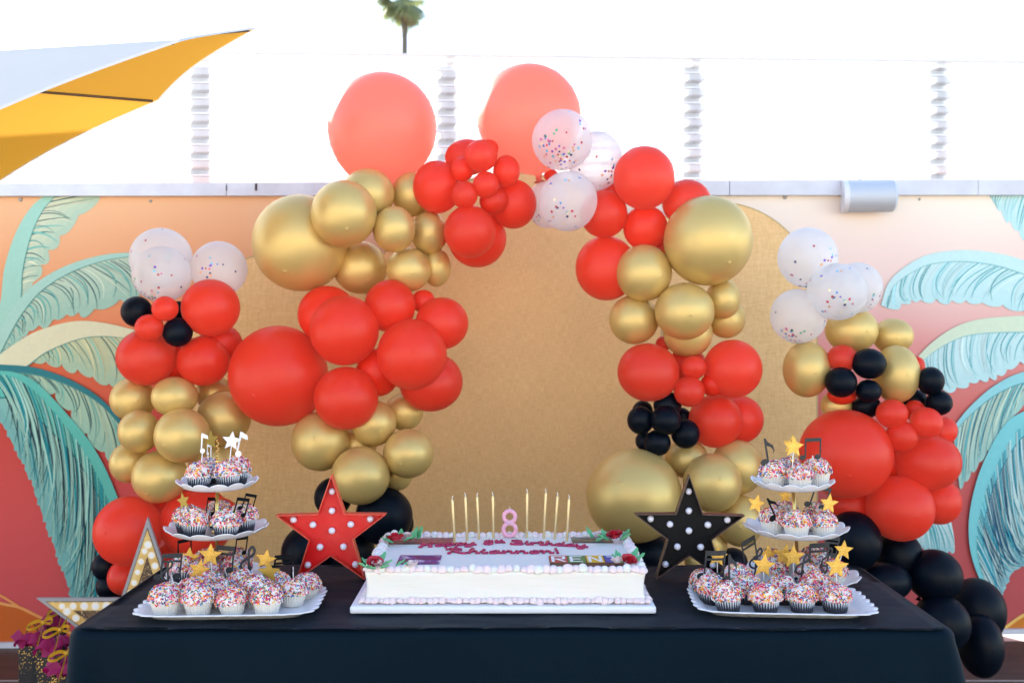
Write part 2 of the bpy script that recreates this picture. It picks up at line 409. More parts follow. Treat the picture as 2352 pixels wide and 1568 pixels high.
frond(zr([(1000, 830), (880, 850), (784, 882), (715, 925), (655, 1015), (600, 1145), (570, 1290), (576, 1420), (618, 1540), (660, 1600)]), zr([(1080, 900), (1060, 1000), (1040, 1100), (1000, 1220), (960, 1320), (900, 1400), (840, 1450), (784, 1470), (735, 1500), (690, 1590)]), c3(10, 84, 116), c3(58, 164, 180), c3(196, 224, 218), c3(128, 208, 210), 4, 150, 0.02, seed=16, fold=0.24, bandw=54, shift=0.28)
frond(zr([(330, 1240), (400, 1290), (450, 1310), (505, 1300)]), zr([(350, 1390), (390, 1410), (450, 1425), (520, 1430)]), RD, c3(80, 170, 176), RL, None, 0, 20, 0.03, seed=17)
# painted hills at the foot of the wall
def flat_shape(pts, col, layer, name="painted_hill"):
    mb = MB(); mb.add([W(p[0], p[1], 0) + Vector((0, -0.0008 - layer * 0.0009, 0)) for p in pts], [tuple(range(len(pts)))], 0, (*col, 1))
    put(name, mb.mesh(name, M_MURALP, False), wall)
def flat_line(pts, w, col, layer):
    C = [W(p[0], p[1], 0) for p in catmull([(p[0], p[1], 0) for p in pts], 24)]
    A, B = [], []
    for i, p in enumerate(C):
        d = C[min(i + 1, 24)] - C[max(i - 1, 0)]; n = Vector((-d.z, 0, d.x)).normalized() * w / 2
        A.append(p + n + Vector((0, -0.0008 - layer * 0.0009, 0))); B.append(p - n + Vector((0, -0.0008 - layer * 0.0009, 0)))
    mb = MB(); mb.strip(A, B, 0, (*col, 1)); put("painted_line", mb.mesh("painted_line", M_MURALP, False), wall)
flat_shape([(-300, 1300), (-100, 1352), (0, 1384), (45, 1394), (95, 1418), (160, 1452), (230, 1484), (-300, 1484)], c3(196, 92, 30), 0)
flat_line([(-300, 1300), (-100, 1352), (0, 1384), (45, 1394), (95, 1418), (160, 1452), (215, 1478)], 0.012, c3(232, 160, 90), 2)
flat_line([(-300, 1250), (-100, 1320), (0, 1366), (50, 1396), (95, 1418)], 0.010, c3(232, 150, 84), 3)
flat_shape([(2240, 1452), (2304, 1446), (2320, 1432), (2352, 1411), (2420, 1375), (2560, 1340), (2560, 1452)], c3(208, 122, 40), 0)
flat_line([(2296, 1452), (2320, 1432), (2352, 1411), (2420, 1375), (2560, 1340)], 0.014, c3(240, 190, 100), 2)
# white skirting at the foot of the wall
M_TRIM = mat("white_painted_trim", (0.74, 0.74, 0.80, 1), 0.55)
_n = noise(M_TRIM, coords(M_TRIM), 7, 6); L(M_TRIM, ramp(M_TRIM, _n.outputs[0], [(0.35, (0.60, 0.59, 0.63, 1)), (0.65, (0.70, 0.70, 0.75, 1))]).outputs[0], bsdf(M_TRIM).inputs["Base Color"])
b = MB(); b.box((0, -0.012, 0.012), (8.6, 0.02, 0.022)); put("skirting", b.mesh("skirting", M_TRIM, False), wall)
# fascia boards on top of the wall
xs = [-700, 520, 1050, 1676, 2247, 3000]
for i in range(5):
    x0, x1 = xs[i] + 0.8, xs[i + 1] - 0.8
    ty = lambda x: 421.5 - 8.9 * x / 2247; by = lambda x: 450.0 - 2.2 * x / 2247
    p = [W(x0, by(x0), 0.03), W(x1, by(x1), 0.03), W(x1, ty(x1), 0.03), W(x0, ty(x0), 0.03)]
    jit = rnd.uniform(-0.0015, 0.0015)
    vv = [q + Vector((0, jit, 0)) for q in p] + [Vector((q.x, 0.19, q.z)) for q in p]
    b = MB(); b.add(vv, [(0, 1, 2, 3), (5, 4, 7, 6), (3, 2, 6, 7), (0, 4, 5, 1), (1, 5, 6, 2), (0, 3, 7, 4)])
    fb = put("fascia_board", b.mesh("fascia_board", M_TRIM, False), wall)
M_SCREW = mat("weathered_zinc", (0.30, 0.29, 0.27, 1), 0.45, 0.6)
b = MB(); b.lathe([(0.012, 0), (0.012, 0.003), (0.009, 0.006), (0.0, 0.006)], 12); b2 = MB()
washer = b.mesh("washer", M_SCREW, True, True, 40)
for px, py, s in ((47, 459, 0.7), (346, 462, 0.55), (1803, 453, 0.8), (2112, 458, 0.5), (46, 1461, 1.3)):
    q = W(px, py, 0.001); put("washer", washer, wall, q, (math.radians(90), 0, 0), (s, s, s))
b = MB(); b.box((0, 0, 0), (0.009, 0.003, 0.03)); slot = b.mesh("nail_slot", mat("dark_rust", (0.06, 0.03, 0.025, 1), 0.8), False)
for px, py in ((588, 430), (520, 432)):
    q = W(px, py, 0.033); put("nail_slot", slot, wall, q, None, (1, 1, 1) if px == 588 else (0.4, 1, 0.8))

# ------------------------------------------------------------------ translucent corrugated fence above the wall
fence = empty("corrugated_fence", (0, WALL_Y, 0), (0, 0, WALL_A))
tag(fence, "white translucent corrugated fence glowing in the sun above the mural wall", "fence")
M_POLY = mat("white_translucent_sheet", (0.93, 0.94, 0.96, 1), 0.5, 0, 0.2)
translucent_mix(M_POLY, 0.5, (0.42, 0.42, 0.43, 1))
FO = -0.36
pitch = 0.0729
ztop = W(1176, 131, FO).z; zbot = 1.92
prof = []
z = ztop
dd = 0.030
while z > zbot:
    prof += [(z, 0), (z - 0.027, 0), (z - 0.037, dd), (z - 0.0629, dd)]
    z -= pitch
PX = [-660, -95, 470, 1035, 1600, 2164, 2729, 3300]
for i in range(len(PX) - 1):
    u0 = W(PX[i], 300, FO).x - 0.02; u1 = W(PX[i + 1], 300, FO).x + 0.02
    yy = -FO + (0.0015 if i % 2 else 0)
    b = MB(); b.strip([(u0, yy + p[1], p[0]) for p in prof], [(u1, yy + p[1], p[0]) for p in prof])
    put("corrugated_sheet", b.mesh("corrugated_sheet", M_POLY, False), fence)
M_RIBSHADE = mat("pale_rib_shade", (0.72, 0.72, 0.74, 1), 0.6)  # thin strips added to draw the faint shading lines of the ribs
zz0 = ztop
while zz0 > zbot + 0.1:
    b = MB(); b.box((0, -FO - 0.003, zz0 - 0.0655), (8.4, 0.004, 0.007)); put("rib_shade_strip", b.mesh("rib_shade_strip", M_RIBSHADE, False), fence)
    zz0 -= pitch
b = MB(); b.box((0, -FO + 0.012, ztop + 0.004), (8.4, 0.04, 0.008)); put("top_cap", b.mesh("top_cap", M_POLY, False), fence)
M_POST = mat("galvanised_post", (0.30, 0.31, 0.33, 1), 0.5, 0.3)
for x in PX[1:-1]:
    q = W(x - 19, 172, FO - 0.04)
    b = MB(); b.box((q.x, -FO + 0.055, (q.z + 0.02) / 2 + 0.012), (0.066, 0.03, q.z + 0.02 + 0.02)); put("fence_post", b.mesh("fence_post", M_POST, False), fence)

# ------------------------------------------------------------------ loudspeaker on the fascia
sp = empty("outdoor_speaker", WW(*(lambda q: (q.x, 0.0, q.z))(W(2020, 441, 0.14))), (math.radians(9), 0, WALL_A - math.radians(9)))
tag(sp, "grey and white half-round outdoor loudspeaker mounted on the white fascia", "speaker")
M_GRILLE = mat("grey_speaker_grille", (0.56, 0.59, 0.64, 1), 0.55, 0.2)
_v = N(M_GRILLE, "ShaderNodeTexVoronoi"); _v.inputs["Scale"].default_value = 420; L(M_GRILLE, coords(M_GRILLE), _v.inputs["Vector"]); bump(M_GRILLE, _v.outputs["Distance"], 0.3, 0.001)
M_SPK = mat("white_speaker_plastic", (0.76, 0.75, 0.77, 1), 0.4)
hw, hr = 0.098, 0.07
def dsec(r, y0, n=14): return [(y0 - r * math.sin(math.pi * k / n) * 1.05, r * math.cos(math.pi * k / n)) for k in range(n + 1)]
b = MB(); A = [(-hw, y, z) for y, z in dsec(hr, -0.05)]; B = [(hw, y, z) for y, z in dsec(hr, -0.05)]
A2 = [(hw + 0.012, -0.05 + (y + 0.05) * 0.8, z * 0.86) for y, z in dsec(hr, -0.05)]
b.strip(A, B); b.strip(B, A2); b.add(A2, [tuple(range(len(A2)))])
put("grille", b.mesh("grille", M_GRILLE, True, True, 35), sp)
b = MB(); sec = [(-0.05, hr + 0.002), (-0.05 - 0.02, hr * 0.98), (-0.05, -hr - 0.002), (-0.012, -0.03), (-0.012, 0.05)]
sec = [(y, z) for y, z in dsec(hr + 0.003, -0.05)] + [(-0.012, -0.035), (-0.012, 0.055)]
A = [(-hw - 0.022, y, z) for y, z in sec]; B = [(-hw, y, z) for y, z in sec]; n = len(sec)
b.add(A + B, [tuple(range(n))[::-1], tuple(range(n, 2 * n))] + [(i, (i + 1) % n, n + (i + 1) % n, n + i) for i in range(n)])
put("end_cap", b.mesh("end_cap", M_SPK, True, True, 30), sp)
b = MB(); sec = [(-0.049, hr), (-0.049, -hr), (-0.012, -0.035), (-0.012, 0.055)]
A = [(-hw + 0.001, y, z) for y, z in sec]; B = [(hw, y, z) for y, z in sec]
b.add(A + B, [(3, 2, 1, 0), (4, 5, 6, 7), (0, 1, 5, 4), (1, 2, 6, 5), (2, 3, 7, 6), (3, 0, 4, 7)]); put("back_housing", b.mesh("back_housing", M_SPK, False, True), sp)
b = MB(); b.box((-0.03, 0.05, 0.005), (0.05, 0.13, 0.05)); b.tube([(-0.03, 0.0, 0.05), (-0.03, 0.0, 0.085)], 0.008, 8); put("bracket", b.mesh("bracket", M_SPK, False), sp)

# ------------------------------------------------------------------ three arched gold backdrop panels
M_FAB = mat("gold_linen", (0.56, 0.35, 0.13, 1), 0.5, 0.0, 0.5)
_c = coords(M_FAB, "Object", (1, 1, 1))
_w1 = noise(M_FAB, coords(M_FAB, "Object", (30, 30, 420)), 1.0, 3); _w2 = noise(M_FAB, coords(M_FAB, "Object", (420, 30, 30)), 1.0, 3)
_mx = N(M_FAB, "ShaderNodeMath", operation='ADD'); L(M_FAB, _w1.outputs[0], _mx.inputs[0]); L(M_FAB, _w2.outputs[0], _mx.inputs[1])
_big = noise(M_FAB, _c, 3.0, 4)
_r = ramp(M_FAB, _mx.outputs[0], [(0.35, (0.50, 0.285, 0.09, 1)), (0.62, (0.66, 0.43, 0.17, 1))])
_mm = N(M_FAB, "ShaderNodeMath", operation='MULTIPLY'); L(M_FAB, _mx.outputs[0], _mm.inputs[0]); _mm.inputs[1].default_value = 0.5
_r = ramp(M_FAB, _mm.outputs[0], [(0.36, (0.76, 0.44, 0.155, 1)), (0.64, (0.96, 0.64, 0.285, 1))])
L(M_FAB, mixc(M_FAB, 0.35, _r.outputs[0], ramp(M_FAB, _big.outputs[0], [(0.3, (0.85, 0.85, 0.85, 1)), (0.7, (1.1, 1.1, 1.1, 1))]).outputs[0], 'MULTIPLY'), bsdf(M_FAB).inputs["Base Color"])
bump(M_FAB, _mx.outputs[0], 0.2, 0.001)
M_FABE = mat("gold_panel_edge", (0.56, 0.39, 0.17, 1), 0.6, 0.1)
def arch_panel(cx, cy, R, off, th, label):
    c = W(cx, cy, off); r = R * (WALL_Y - off) / F
    poly = [(c.x - r, 0.003), (c.x + r, 0.003)] + [(c.x + r * math.cos(a), c.z + r * math.sin(a)) for a in [math.pi * k / 60 for k in range(61)]]
    o = tag(empty("gold_backdrop_panel", (0, WALL_Y, 0), (0, 0, WALL_A)), label, "backdrop", "gold arched backdrop panels")
    n = len(poly)
    b = MB(); b.add([(p[0], -off, p[1]) for p in poly], [tuple(range(n))]); put("fabric_face", b.mesh("fabric_face", M_FAB, False), o)
    b = MB(); A = [(p[0], -off - 0.0005, p[1]) for p in poly] + [(poly[0][0], -off - 0.0005, poly[0][1])]; B = [(p[0], -off + th, p[1]) for p in A for p in [(p[0], p[2])]]
    A2 = [(c.x + (p[0] - c.x) * 0.985, p[1], c.z + (p[2] - c.z) * 0.985 if p[2] > c.z else p[2]) for p in A]
    b.strip(B, A); b.strip(A, A2)
    put("edge_band", b.mesh("edge_band", M_FABE, False), o)
arch_panel(650, 815, 235, 0.085, 0.04, "short arched gold fabric panel behind the left arch leg")
arch_panel(1649, 696, 235, 0.085, 0.04, "medium arched gold fabric panel behind the right arch leg")
arch_panel(1185, 735, 340, 0.135, 0.04, "tallest and widest arched gold fabric panel behind the cake")

# ------------------------------------------------------------------ tilted umbrella at the upper left
um = empty("patio_umbrella", (-2.45, 3.1, 0)); tag(um, "tilted patio umbrella with pale top and yellow lining at upper left", "umbrella")
M_CAN = mat("pale_grey_canvas", (0.74, 0.71, 0.67, 1), 0.8, 0, 0.2); translucent_mix(M_CAN, 0.13, (0.85, 0.8, 0.65, 1))
M_LIN = mat("yellow_canvas_lining", (0.95, 0.56, 0.07, 1), 0.7, 0, 0.2); translucent_mix(M_LIN, 0.5, (1.0, 0.68, 0.16, 1))
ap = P(-560, 150, 3.1)
rim = [P(-190, 330, 2.6), P(406, 92, 2.9), P(583, 63, 3.15), P(357, 229, 3.5), P(-90, 472, 3.42), Vector((-2.95, 3.35, 1.42)), Vector((-2.75, 2.6, 1.45))]
cen = sum(rim, Vector()) / len(rim)
bc, bl = MB(), MB()
up_ = (ap - cen).normalized()
for i in range(len(rim)):
    a, c = rim[i], rim[(i + 1) % len(rim)]
    n = 10
    rowsC, rowsL = [], []
    for k in range(n + 1):
        t = k / n
        row = []
        for j in range(n + 1):
            s = j / n
            p = ap.lerp(a.lerp(c, s), t)
            p = p - up_ * (0.010 * math.sin(math.pi * s) * math.sin(math.pi * min(1, t)) )
            e = a.lerp(c, s); mid = (a + c) / 2
            p = p + (ap - mid).normalized() * (0.035 * math.sin(math.pi * s) * t ** 6)
            row.append(p)
        rowsC.append(row); rowsL.append([p - up_ * 0.006 for p in row])
    for k in range(n):
        bc.strip(rowsC[k], rowsC[k + 1]); bl.strip(rowsL[k], rowsL[k + 1])
    bc.strip([p for p in rowsC[n]], [p - up_ * 0.012 for p in rowsC[n]])
base = Vector(um.location)
for mb_, nm, mm in ((bc, "canopy", M_CAN), (bl, "lining", M_LIN)):
    mb_.v = [tuple(Vector(p) - base) for p in mb_.v]
    put(nm, mb_.mesh(nm, mm, True, False, 30), um)
M_RIB = mat("dark_umbrella_rib", (0.14, 0.10, 0.08, 1), 0.4, 0.4)
for i, q in enumerate(rim):
    b = MB(); p0 = q - up_ * 0.018; p1 = ap - up_ * 0.03
    p0 = p0.lerp(p1, 0.02)
    b.tube([p0 - base, p1 - base], 0.005, 6); put("rib", b.mesh("rib", M_RIB, True), um)
b = MB(); b.tube([(0.0, 0, 0.05), ap - base - up_ * 0.05], 0.024, 12); put("pole", b.mesh("pole", M_RIB, True), um)
b = MB(); b.lathe([(0.3, 0), (0.3, 0.04), (0.25, 0.06), (0.04, 0.07)], 24); put("base", b.mesh("base", M_RIB, True, True, 40), um)

# ------------------------------------------------------------------ far palm tree
PD = 80.0
pb = P(926, 130, PD); crown = P(930, -22, PD)
pt = empty("palm_tree", (pb.x, PD, -0.06)); tag(pt, "tall thin fan palm rising far behind the fence", "tree")
M_TRUNK = mat("palm_trunk", (0.14, 0.11, 0.085, 1), 0.9)
b = MB(); hgt = crown.z + 0.06; b.tube([(0, 0, 0), (0.05, 0, hgt * 0.5), (crown.x - pb.x, 0, hgt)], [0.5, 0.26, 0.24], 10)
put("trunk", b.mesh("trunk", M_TRUNK, True), pt)
M_PALM = mat("palm_leaf", (0.17, 0.20, 0.12, 1), 0.45, 0, 0.5); translucent_mix(M_PALM, 0.35, (0.22, 0.26, 0.10, 1))
M_DEAD = mat("dry_palm_leaf", (0.30, 0.22, 0.12, 1), 0.8)
for i in range(44):
    az = rnd.uniform(0, 2 * math.pi); el = rnd.uniform(-1.3, 0.7) if i < 34 else rnd.uniform(-1.5, -1.25)
    ln = rnd.uniform(1.9, 2.7) if i < 34 else rnd.uniform(1.2, 2.3)
    d = Vector((math.cos(az) * math.cos(el), math.sin(az) * math.cos(el), math.sin(el)))
    o = Vector((crown.x - pb.x, 0, hgt)); hub = o + d * ln * 0.62
    hub.z -= 0.1
    side = d.cross(Vector((0, 0, 1))); side.normalize(); nrm = side.cross(d)
    b = MB(); b.tube([o, o + d * ln * 0.35, hub], 0.02, 4)
    for k in range(15):
        a = (k / 14 - 0.5) * 2.3
        dd_ = d * math.cos(a) + side * math.sin(a); fl = ln * rnd.uniform(0.45, 0.62)
        w = dd_.cross(nrm) * 0.09
        tip = hub + dd_ * fl + Vector((0, 0, -0.35 * fl))
        m_ = hub + dd_ * fl * 0.6
        b.add([hub, m_ + w, tip, m_ - w], [(0, 1, 2, 3)])
    put("palm_leaf", b.mesh("palm_leaf", M_PALM if i < 34 else M_DEAD, False), pt)

# ------------------------------------------------------------------ balloons
def balloon_mb(seg=48, pear=0.10):
    th = [0.0, 0.012, 0.024, 0.034, 0.044, 0.06, 0.09] + [0.09 + (2.95 - 0.09) * k / 26 for k in range(1, 27)]
    prof = []
    for t in th:
        r = math.sin(t); z = math.cos(t)
        s = max(0.0, (t - 1.3) / (math.pi - 1.3))
        z = z * (1 + pear * s ** 2.2); r = r * (1 - 0.06 * s ** 2)
        bumpz = 0.014 / (1 + math.exp((t - 0.036) / 0.005))
        prof.append((max(r, 0.0004), z + bumpz))
    zb = prof[-1][1]
    prof += [(0.105, zb - 0.03), (0.06, zb - 0.06), (0.045, zb - 0.085), (0.062, zb - 0.10), (0.066, zb - 0.118), (0.045, zb - 0.135), (0.05, zb - 0.15), (0.10, zb - 0.18), (0.105, zb - 0.186), (0.02, zb - 0.17)]
    b = MB(); b.lathe(prof[::-1], seg, cap=False); return b
BAL = {}
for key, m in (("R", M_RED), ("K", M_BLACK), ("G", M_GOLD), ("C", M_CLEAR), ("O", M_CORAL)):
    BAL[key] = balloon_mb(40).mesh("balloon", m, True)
CONF = []
pal = [lin(70, 130, 200), lin(120, 80, 190), lin(210, 70, 90), lin(90, 175, 130), lin(230, 170, 120), lin(110, 190, 220), lin(200, 110, 160), lin(240, 225, 170), lin(60, 70, 110), lin(170, 60, 70)]
for q in range(4):
    b = MB(); r = random.Random(40 + q)
    cl = [Vector((r.gauss(0, .35), -0.75, r.gauss(0.2, .4))).normalized() for _ in range(3)] + [Vector((r.gauss(0, .6), r.gauss(-.1, .4), r.uniform(0.5, 1))).normalized() for _ in range(2)]
    for k in range(74):
        if k < 52:
            c = cl[r.choice([0, 0, 0, 1, 1, 2, 3, 4])]; n = (c + Vector((r.gauss(0, .2), r.gauss(0, .17), r.gauss(0, .2)))).normalized()
        else:
            n = Vector((r.gauss(0, 1), r.gauss(-.3, 1), r.gauss(0, 1))).normalized()
        a = n.orthogonal().normalized(); d = n.cross(a); rr = r.choice([0.036, 0.042, 0.048])
        if n.z < -0.75: continue
        tilt = n * r.uniform(0.0, 0.05)
        b.add([n * 1.003 + ((a + tilt) * math.cos(w) + d * math.sin(w)) * rr for w in [2 * math.pi * j / 8 for j in range(8)]], [tuple(range(8))], 0, pal[r.randrange(len(pal))])
    CONF.append(b.mesh("confetti", M_CONF, False))

# colour, x, y, rx, ry, rank (0 = front), label
BL = [
# ---- left column
("C", 370, 594, 70, 70, 4, "clear confetti balloon at the back left atop the left column"),
("C", 372, 630, 67, 64, 3, "clear confetti balloon in front, just above the small black balloon at left"),
("C", 503, 618, 63, 63, 4, "clear confetti balloon on the right side atop the left column"),
("K", 314, 716, 36, 35, 1, "small black balloon jutting left under the left confetti balloons"),
("R", 379, 709, 29, 28, 0, "small red balloon between the two black balloons at left, upper one"),
("R", 343, 753, 33, 32, 0, "small red balloon between the two black balloons at left, lower one"),
("K", 408, 763, 34, 34, 1, "small black balloon wedged among the red ones of the left column"),
("K", 411, 716, 24, 24, 4, "sliver of black balloon behind the small red pair at left"),
("R", 484, 707, 66, 65, 2, "large red balloon below the right confetti balloon of the left column"),
("R", 337, 820, 66, 63, 2, "red balloon at the left edge above the left gold cluster"),
("R", 467, 829, 60, 58, 3, "red balloon above the left gold cluster, right of its red neighbour"),
("R", 506, 790, 49, 46, 5, "red balloon half hidden at the right of the left column"),
("R", 400, 832, 48, 48, 5, "red balloon hidden deep between two red ones of the left column"),
("G", 305, 917, 50, 50, 3, "gold balloon at the left edge directly under the red ones"),
("G", 401, 911, 53, 46, 1, "gold balloon centred at the top of the left gold cluster"),
("G", 491, 903, 42, 42, 6, "gold balloon glimpsed behind the left gold cluster near the red giant"),
("G", 514, 960, 62, 63, 3, "gold balloon on the right of the left cluster beside the red giant"),
("G", 319, 991, 46, 50, 1, "gold balloon on the left of the left cluster's middle row"),
("G", 418, 1000, 63, 62, 0, "largest front gold balloon in the middle of the left cluster"),
("G", 297, 1062, 44, 47, 2, "gold balloon peeking out lowest at the left edge of the left cluster"),
("G", 367, 1094, 61, 59, 1, "bottom gold balloon of the left cluster above the red ones"),
("G", 488, 1062, 54, 56, 4, "gold balloon behind the top tier of the left cupcake stand"),
("R", 295, 1219, 78, 77, 2, "big red balloon at left behind the point of the marquee cutout"),
("R", 452, 1200, 81, 82, 3, "big red balloon behind the left cupcake stand"),
("R", 506, 1188, 43, 45, 5, "red balloon showing at right behind the left cupcake stand"),
("R", 368, 1178, 48, 48, 5, "dark red balloon hidden between the two big ones at lower left"),
("R", 392, 1293, 45, 44, 4, "red balloon low behind the marquee cutout's right edge"),
("R", 287, 1325, 38, 40, 4, "small red balloon low at left inside the marquee cutout's angle"),
("K", 246, 1300, 32, 34, 5, "black balloon low at left under the big red balloon"),
("K", 256, 1346, 34, 32, 5, "lowest black balloon at left behind the marquee cutout"),
# ---- left leg of the arch
("R", 640, 863, 115, 113, 1, "giant red balloon on the outside of the arch's left leg"),
("R", 791, 759, 80, 79, 0, "large front red balloon above and right of the red giant"),
("R", 896, 703, 59, 60, 1, "red balloon tucked right under the gold cluster of the left leg"),
("R", 946, 814, 80, 80, 0, "large front red balloon on the inside of the arch's left leg"),
("R", 1015, 743, 60, 61, 1, "red balloon farthest right at the inside of the left leg"),
("R", 795, 914, 74, 74, 0, "large front red balloon at the bottom of the left leg's red cluster"),
("R", 990, 877, 73, 68, 1, "red balloon behind the lower right of the left leg's red cluster"),
("R", 752, 722, 66, 65, 3, "red balloon behind, under the giant gold balloon of the left leg"),
("R", 972, 692, 28, 27, 3, "red sliver of balloon between red neighbours under the gold at left leg"),
("R", 868, 855, 48, 54, 2, "dark red balloon in the gap at the centre of the red cluster"),
("G", 690, 558, 109, 110, 1, "giant gold balloon at the outer left shoulder of the arch"),
("G", 790, 491, 77, 77, 0, "large front gold balloon right of the giant gold at the left shoulder"),
("G", 845, 447, 60, 59, 2, "gold balloon under the left giant coral balloon"),
("G", 905, 527, 49, 53, 1, "gold balloon in the centre of the left shoulder's gold cluster"),
("G", 947, 447, 48, 50, 4, "gold balloon at the top of the cluster beside the red rosette"),
("G", 986, 535, 42, 50, 3, "gold balloon touching the red rosette's lower left"),
("G", 827, 614, 64, 60, 2, "gold balloon at the bottom of the left shoulder cluster, left one"),
("G", 939, 619, 51, 51, 2, "gold balloon at the bottom of the left shoulder cluster, right one"),
("G", 1002, 614, 33, 44, 5, "shaded gold balloon behind at the inner left of the arch"),
("G", 736, 1013, 69, 68, 1, "gold balloon on the outside below the red giant"),
("G", 828, 1092, 67, 66, 0, "lowest front gold balloon above the red marquee star"),
("G", 938, 1041, 59, 58, 1, "gold balloon on the inside of the left leg's lower cluster"),
("G", 858, 972, 53, 54, 2, "gold balloon just right of the bottom red balloon of the left leg"),
("G", 928, 945, 45, 42, 4, "gold balloon half hidden under the rightmost red of the left leg"),
("G", 913, 1092, 35, 34, 3, "gold balloon glimpsed low at the inside foot of the left leg"),
("G", 822, 1022, 42, 42, 4, "gold balloon hidden between the lower gold cluster of the left leg"),
("K", 882, 1185, 67, 66, 2, "large black balloon right of the red marquee star's point"),
("K", 916, 1203, 34, 36, 4, "black balloon edge behind the large black one near the cake"),
("K", 765, 1142, 43, 46, 3, "black balloon behind the top point of the red marquee star"),
("K", 800, 1262, 60, 62, 4, "black balloon behind the middle of the red marquee star"),
("K", 702, 1266, 53, 60, 3, "black balloon behind the left arm of the red marquee star"),
# ---- crown of the arch
("R", 1105, 358, 37, 38, 0, "small coral balloon at the very top of the red rosette"),
("R", 1062, 389, 26, 29, 1, "small coral balloon at upper left of the red rosette"),
("R", 1163, 394, 31, 38, 1, "coral balloon at the upper right of the red rosette"),
("R", 1116, 425, 31, 32, 0, "small coral balloon in the centre of the red rosette"),
("R", 1067, 448, 30, 32, 0, "small coral balloon left of the red rosette's centre"),
("R", 1134, 462, 33, 31, 1, "small coral balloon right below the red rosette's centre"),
("R", 1004, 430, 57, 61, 2, "large red balloon forming the left of the red rosette"),
("R", 1179, 469, 54, 57, 2, "large red balloon forming the right of the red rosette"),
("R", 1079, 532, 59, 60, 1, "large red balloon forming the bottom of the red rosette"),
("R", 1096, 548, 66, 68, 4, "dark red balloon behind the bottom of the red rosette"),
("R", 1073, 362, 52, 42, 3, "coral balloon behind the top left of the red rosette"),
("R", 1123, 341, 22, 20, 2, "coral sliver of balloon behind the topmost rosette balloon"),
("C", 1291, 322, 68, 70, 1, "clear confetti balloon before the right giant coral balloon"),
("C", 1368, 370, 62, 67, 3, "clear confetti balloon glowing against the fence at the arch's top right"),
("C", 1305, 462, 67, 68, 0, "clear confetti balloon hanging lowest at the arch's top"),
("C", 1258, 470, 48, 54, 3, "plain clear balloon half behind the lowest confetti balloon at the top"),
("R", 1266, 404, 17, 15, 4, "red scrap of balloon between the confetti balloons"),
("R", 1479, 409, 70, 72, 1, "tall coral balloon at the arch's upper right before the fence"),
("R", 1577, 466, 56, 54, 3, "coral balloon half behind the giant gold at the right shoulder"),
("R", 1387, 492, 55, 54, 2, "red balloon right beside the lowest confetti balloon"),
("R", 1482, 523, 51, 51, 2, "red balloon left of the giant gold at the right shoulder"),
("R", 1392, 616, 68, 75, 3, "big dark red balloon on the inside of the right shoulder"),
("R", 1404, 438, 24, 22, 4, "coral sliver of balloon left of the tall coral balloon"),
("R", 1522, 570, 22, 24, 4, "red scrap of balloon under the giant gold's left side"),
# ---- right leg of the arch
("G", 1626, 553, 102, 104, 0, "giant gold balloon at the right shoulder of the arch"),
("G", 1479, 627, 65, 64, 1, "gold balloon left below the right giant gold"),
("G", 1572, 715, 68, 67, 0, "front gold balloon straight under the right giant gold"),
("G", 1456, 734, 57, 58, 2, "gold balloon at the inner left of the right leg"),
("G", 1661, 687, 40, 45, 2, "gold balloon at the right under the giant gold"),
("G", 1668, 732, 44, 46, 4, "gold balloon with orange shade at the outer right of the right leg"),
("G", 1580, 766, 55, 53, 2, "gold balloon lowest of the right leg's upper cluster"),
("R", 1489, 855, 73, 66, 1, "wide red balloon on the inside of the right leg"),
("R", 1683, 847, 67, 68, 1, "large red balloon on the outside of the right leg"),
("R", 1594, 844, 29, 27, 0, "small red balloon of the right leg's trio, top one"),
("R", 1583, 899, 36, 36, 0, "small red balloon of the right leg's trio, lower left and largest"),
("R", 1636, 883, 27, 27, 1, "small red balloon of the right leg's trio, right one"),
("R", 1643, 967, 63, 61, 2, "large red balloon right of the black cluster"),
("R", 1699, 963, 54, 55, 4, "red balloon behind at the outer right of the right leg"),
("R", 1578, 838, 45, 40, 4, "red balloon hidden behind the small red trio"),
("R", 1523, 790, 17, 18, 5, "red scrap of balloon above the wide red balloon of the right leg"),
("K", 1529, 965, 35, 34, 0, "black balloon in front at the centre of the black cluster"),
("K", 1471, 965, 30, 33, 1, "black balloon at the left of the black cluster"),
("K", 1533, 930, 33, 30, 1, "black balloon at the top of the black cluster"),
("K", 1476, 944, 24, 24, 3, "black balloon behind at the upper left of the black cluster"),
("K", 1574, 996, 32, 34, 1, "black balloon at the right of the black cluster"),
("K", 1510, 1017, 31, 30, 1, "black balloon at the bottom of the black cluster"),
("K", 1480, 1013, 20, 22, 3, "black balloon showing behind at the lower left of the black cluster"),
("K", 1566, 958, 21, 22, 3, "black balloon in the gap between black cluster and red trio"),
("G", 1456, 1138, 112, 110, 1, "giant gold balloon low at the inside of the right leg"),
("G", 1636, 1109, 67, 67, 0, "front gold balloon above the black marquee star"),
("G", 1693, 1073, 61, 65, 2, "gold balloon behind at the right leg's lower outside"),
("G", 1577, 1053, 49, 44, 3, "gold balloon under the black cluster"),
("G", 1699, 1195, 55, 58, 2, "gold balloon right behind the black marquee star's arm"),
("G", 1632, 1246, 38, 44, 3, "gold balloon low behind the black marquee star"),
("G", 1596, 1288, 24, 22, 4, "gold balloon showing between the black star's feet"),
("K", 1492, 1275, 58, 52, 4, "black balloon low between cake and black marquee star"),
("K", 1684, 1288, 34, 30, 4, "black balloon low right behind the black marquee star"),
# ---- right column
("C", 1855, 592, 67, 68, 1, "clear confetti balloon topmost on the right column"),
("C", 1923, 670, 68, 65, 0, "clear confetti balloon in front on the right column, most confetti"),
("C", 1968, 661, 58, 57, 2, "clear confetti balloon behind at the right of the right column"),
("C", 1834, 726, 63, 63, 1, "mauve-tinted confetti balloon lowest at the left of the right column"),
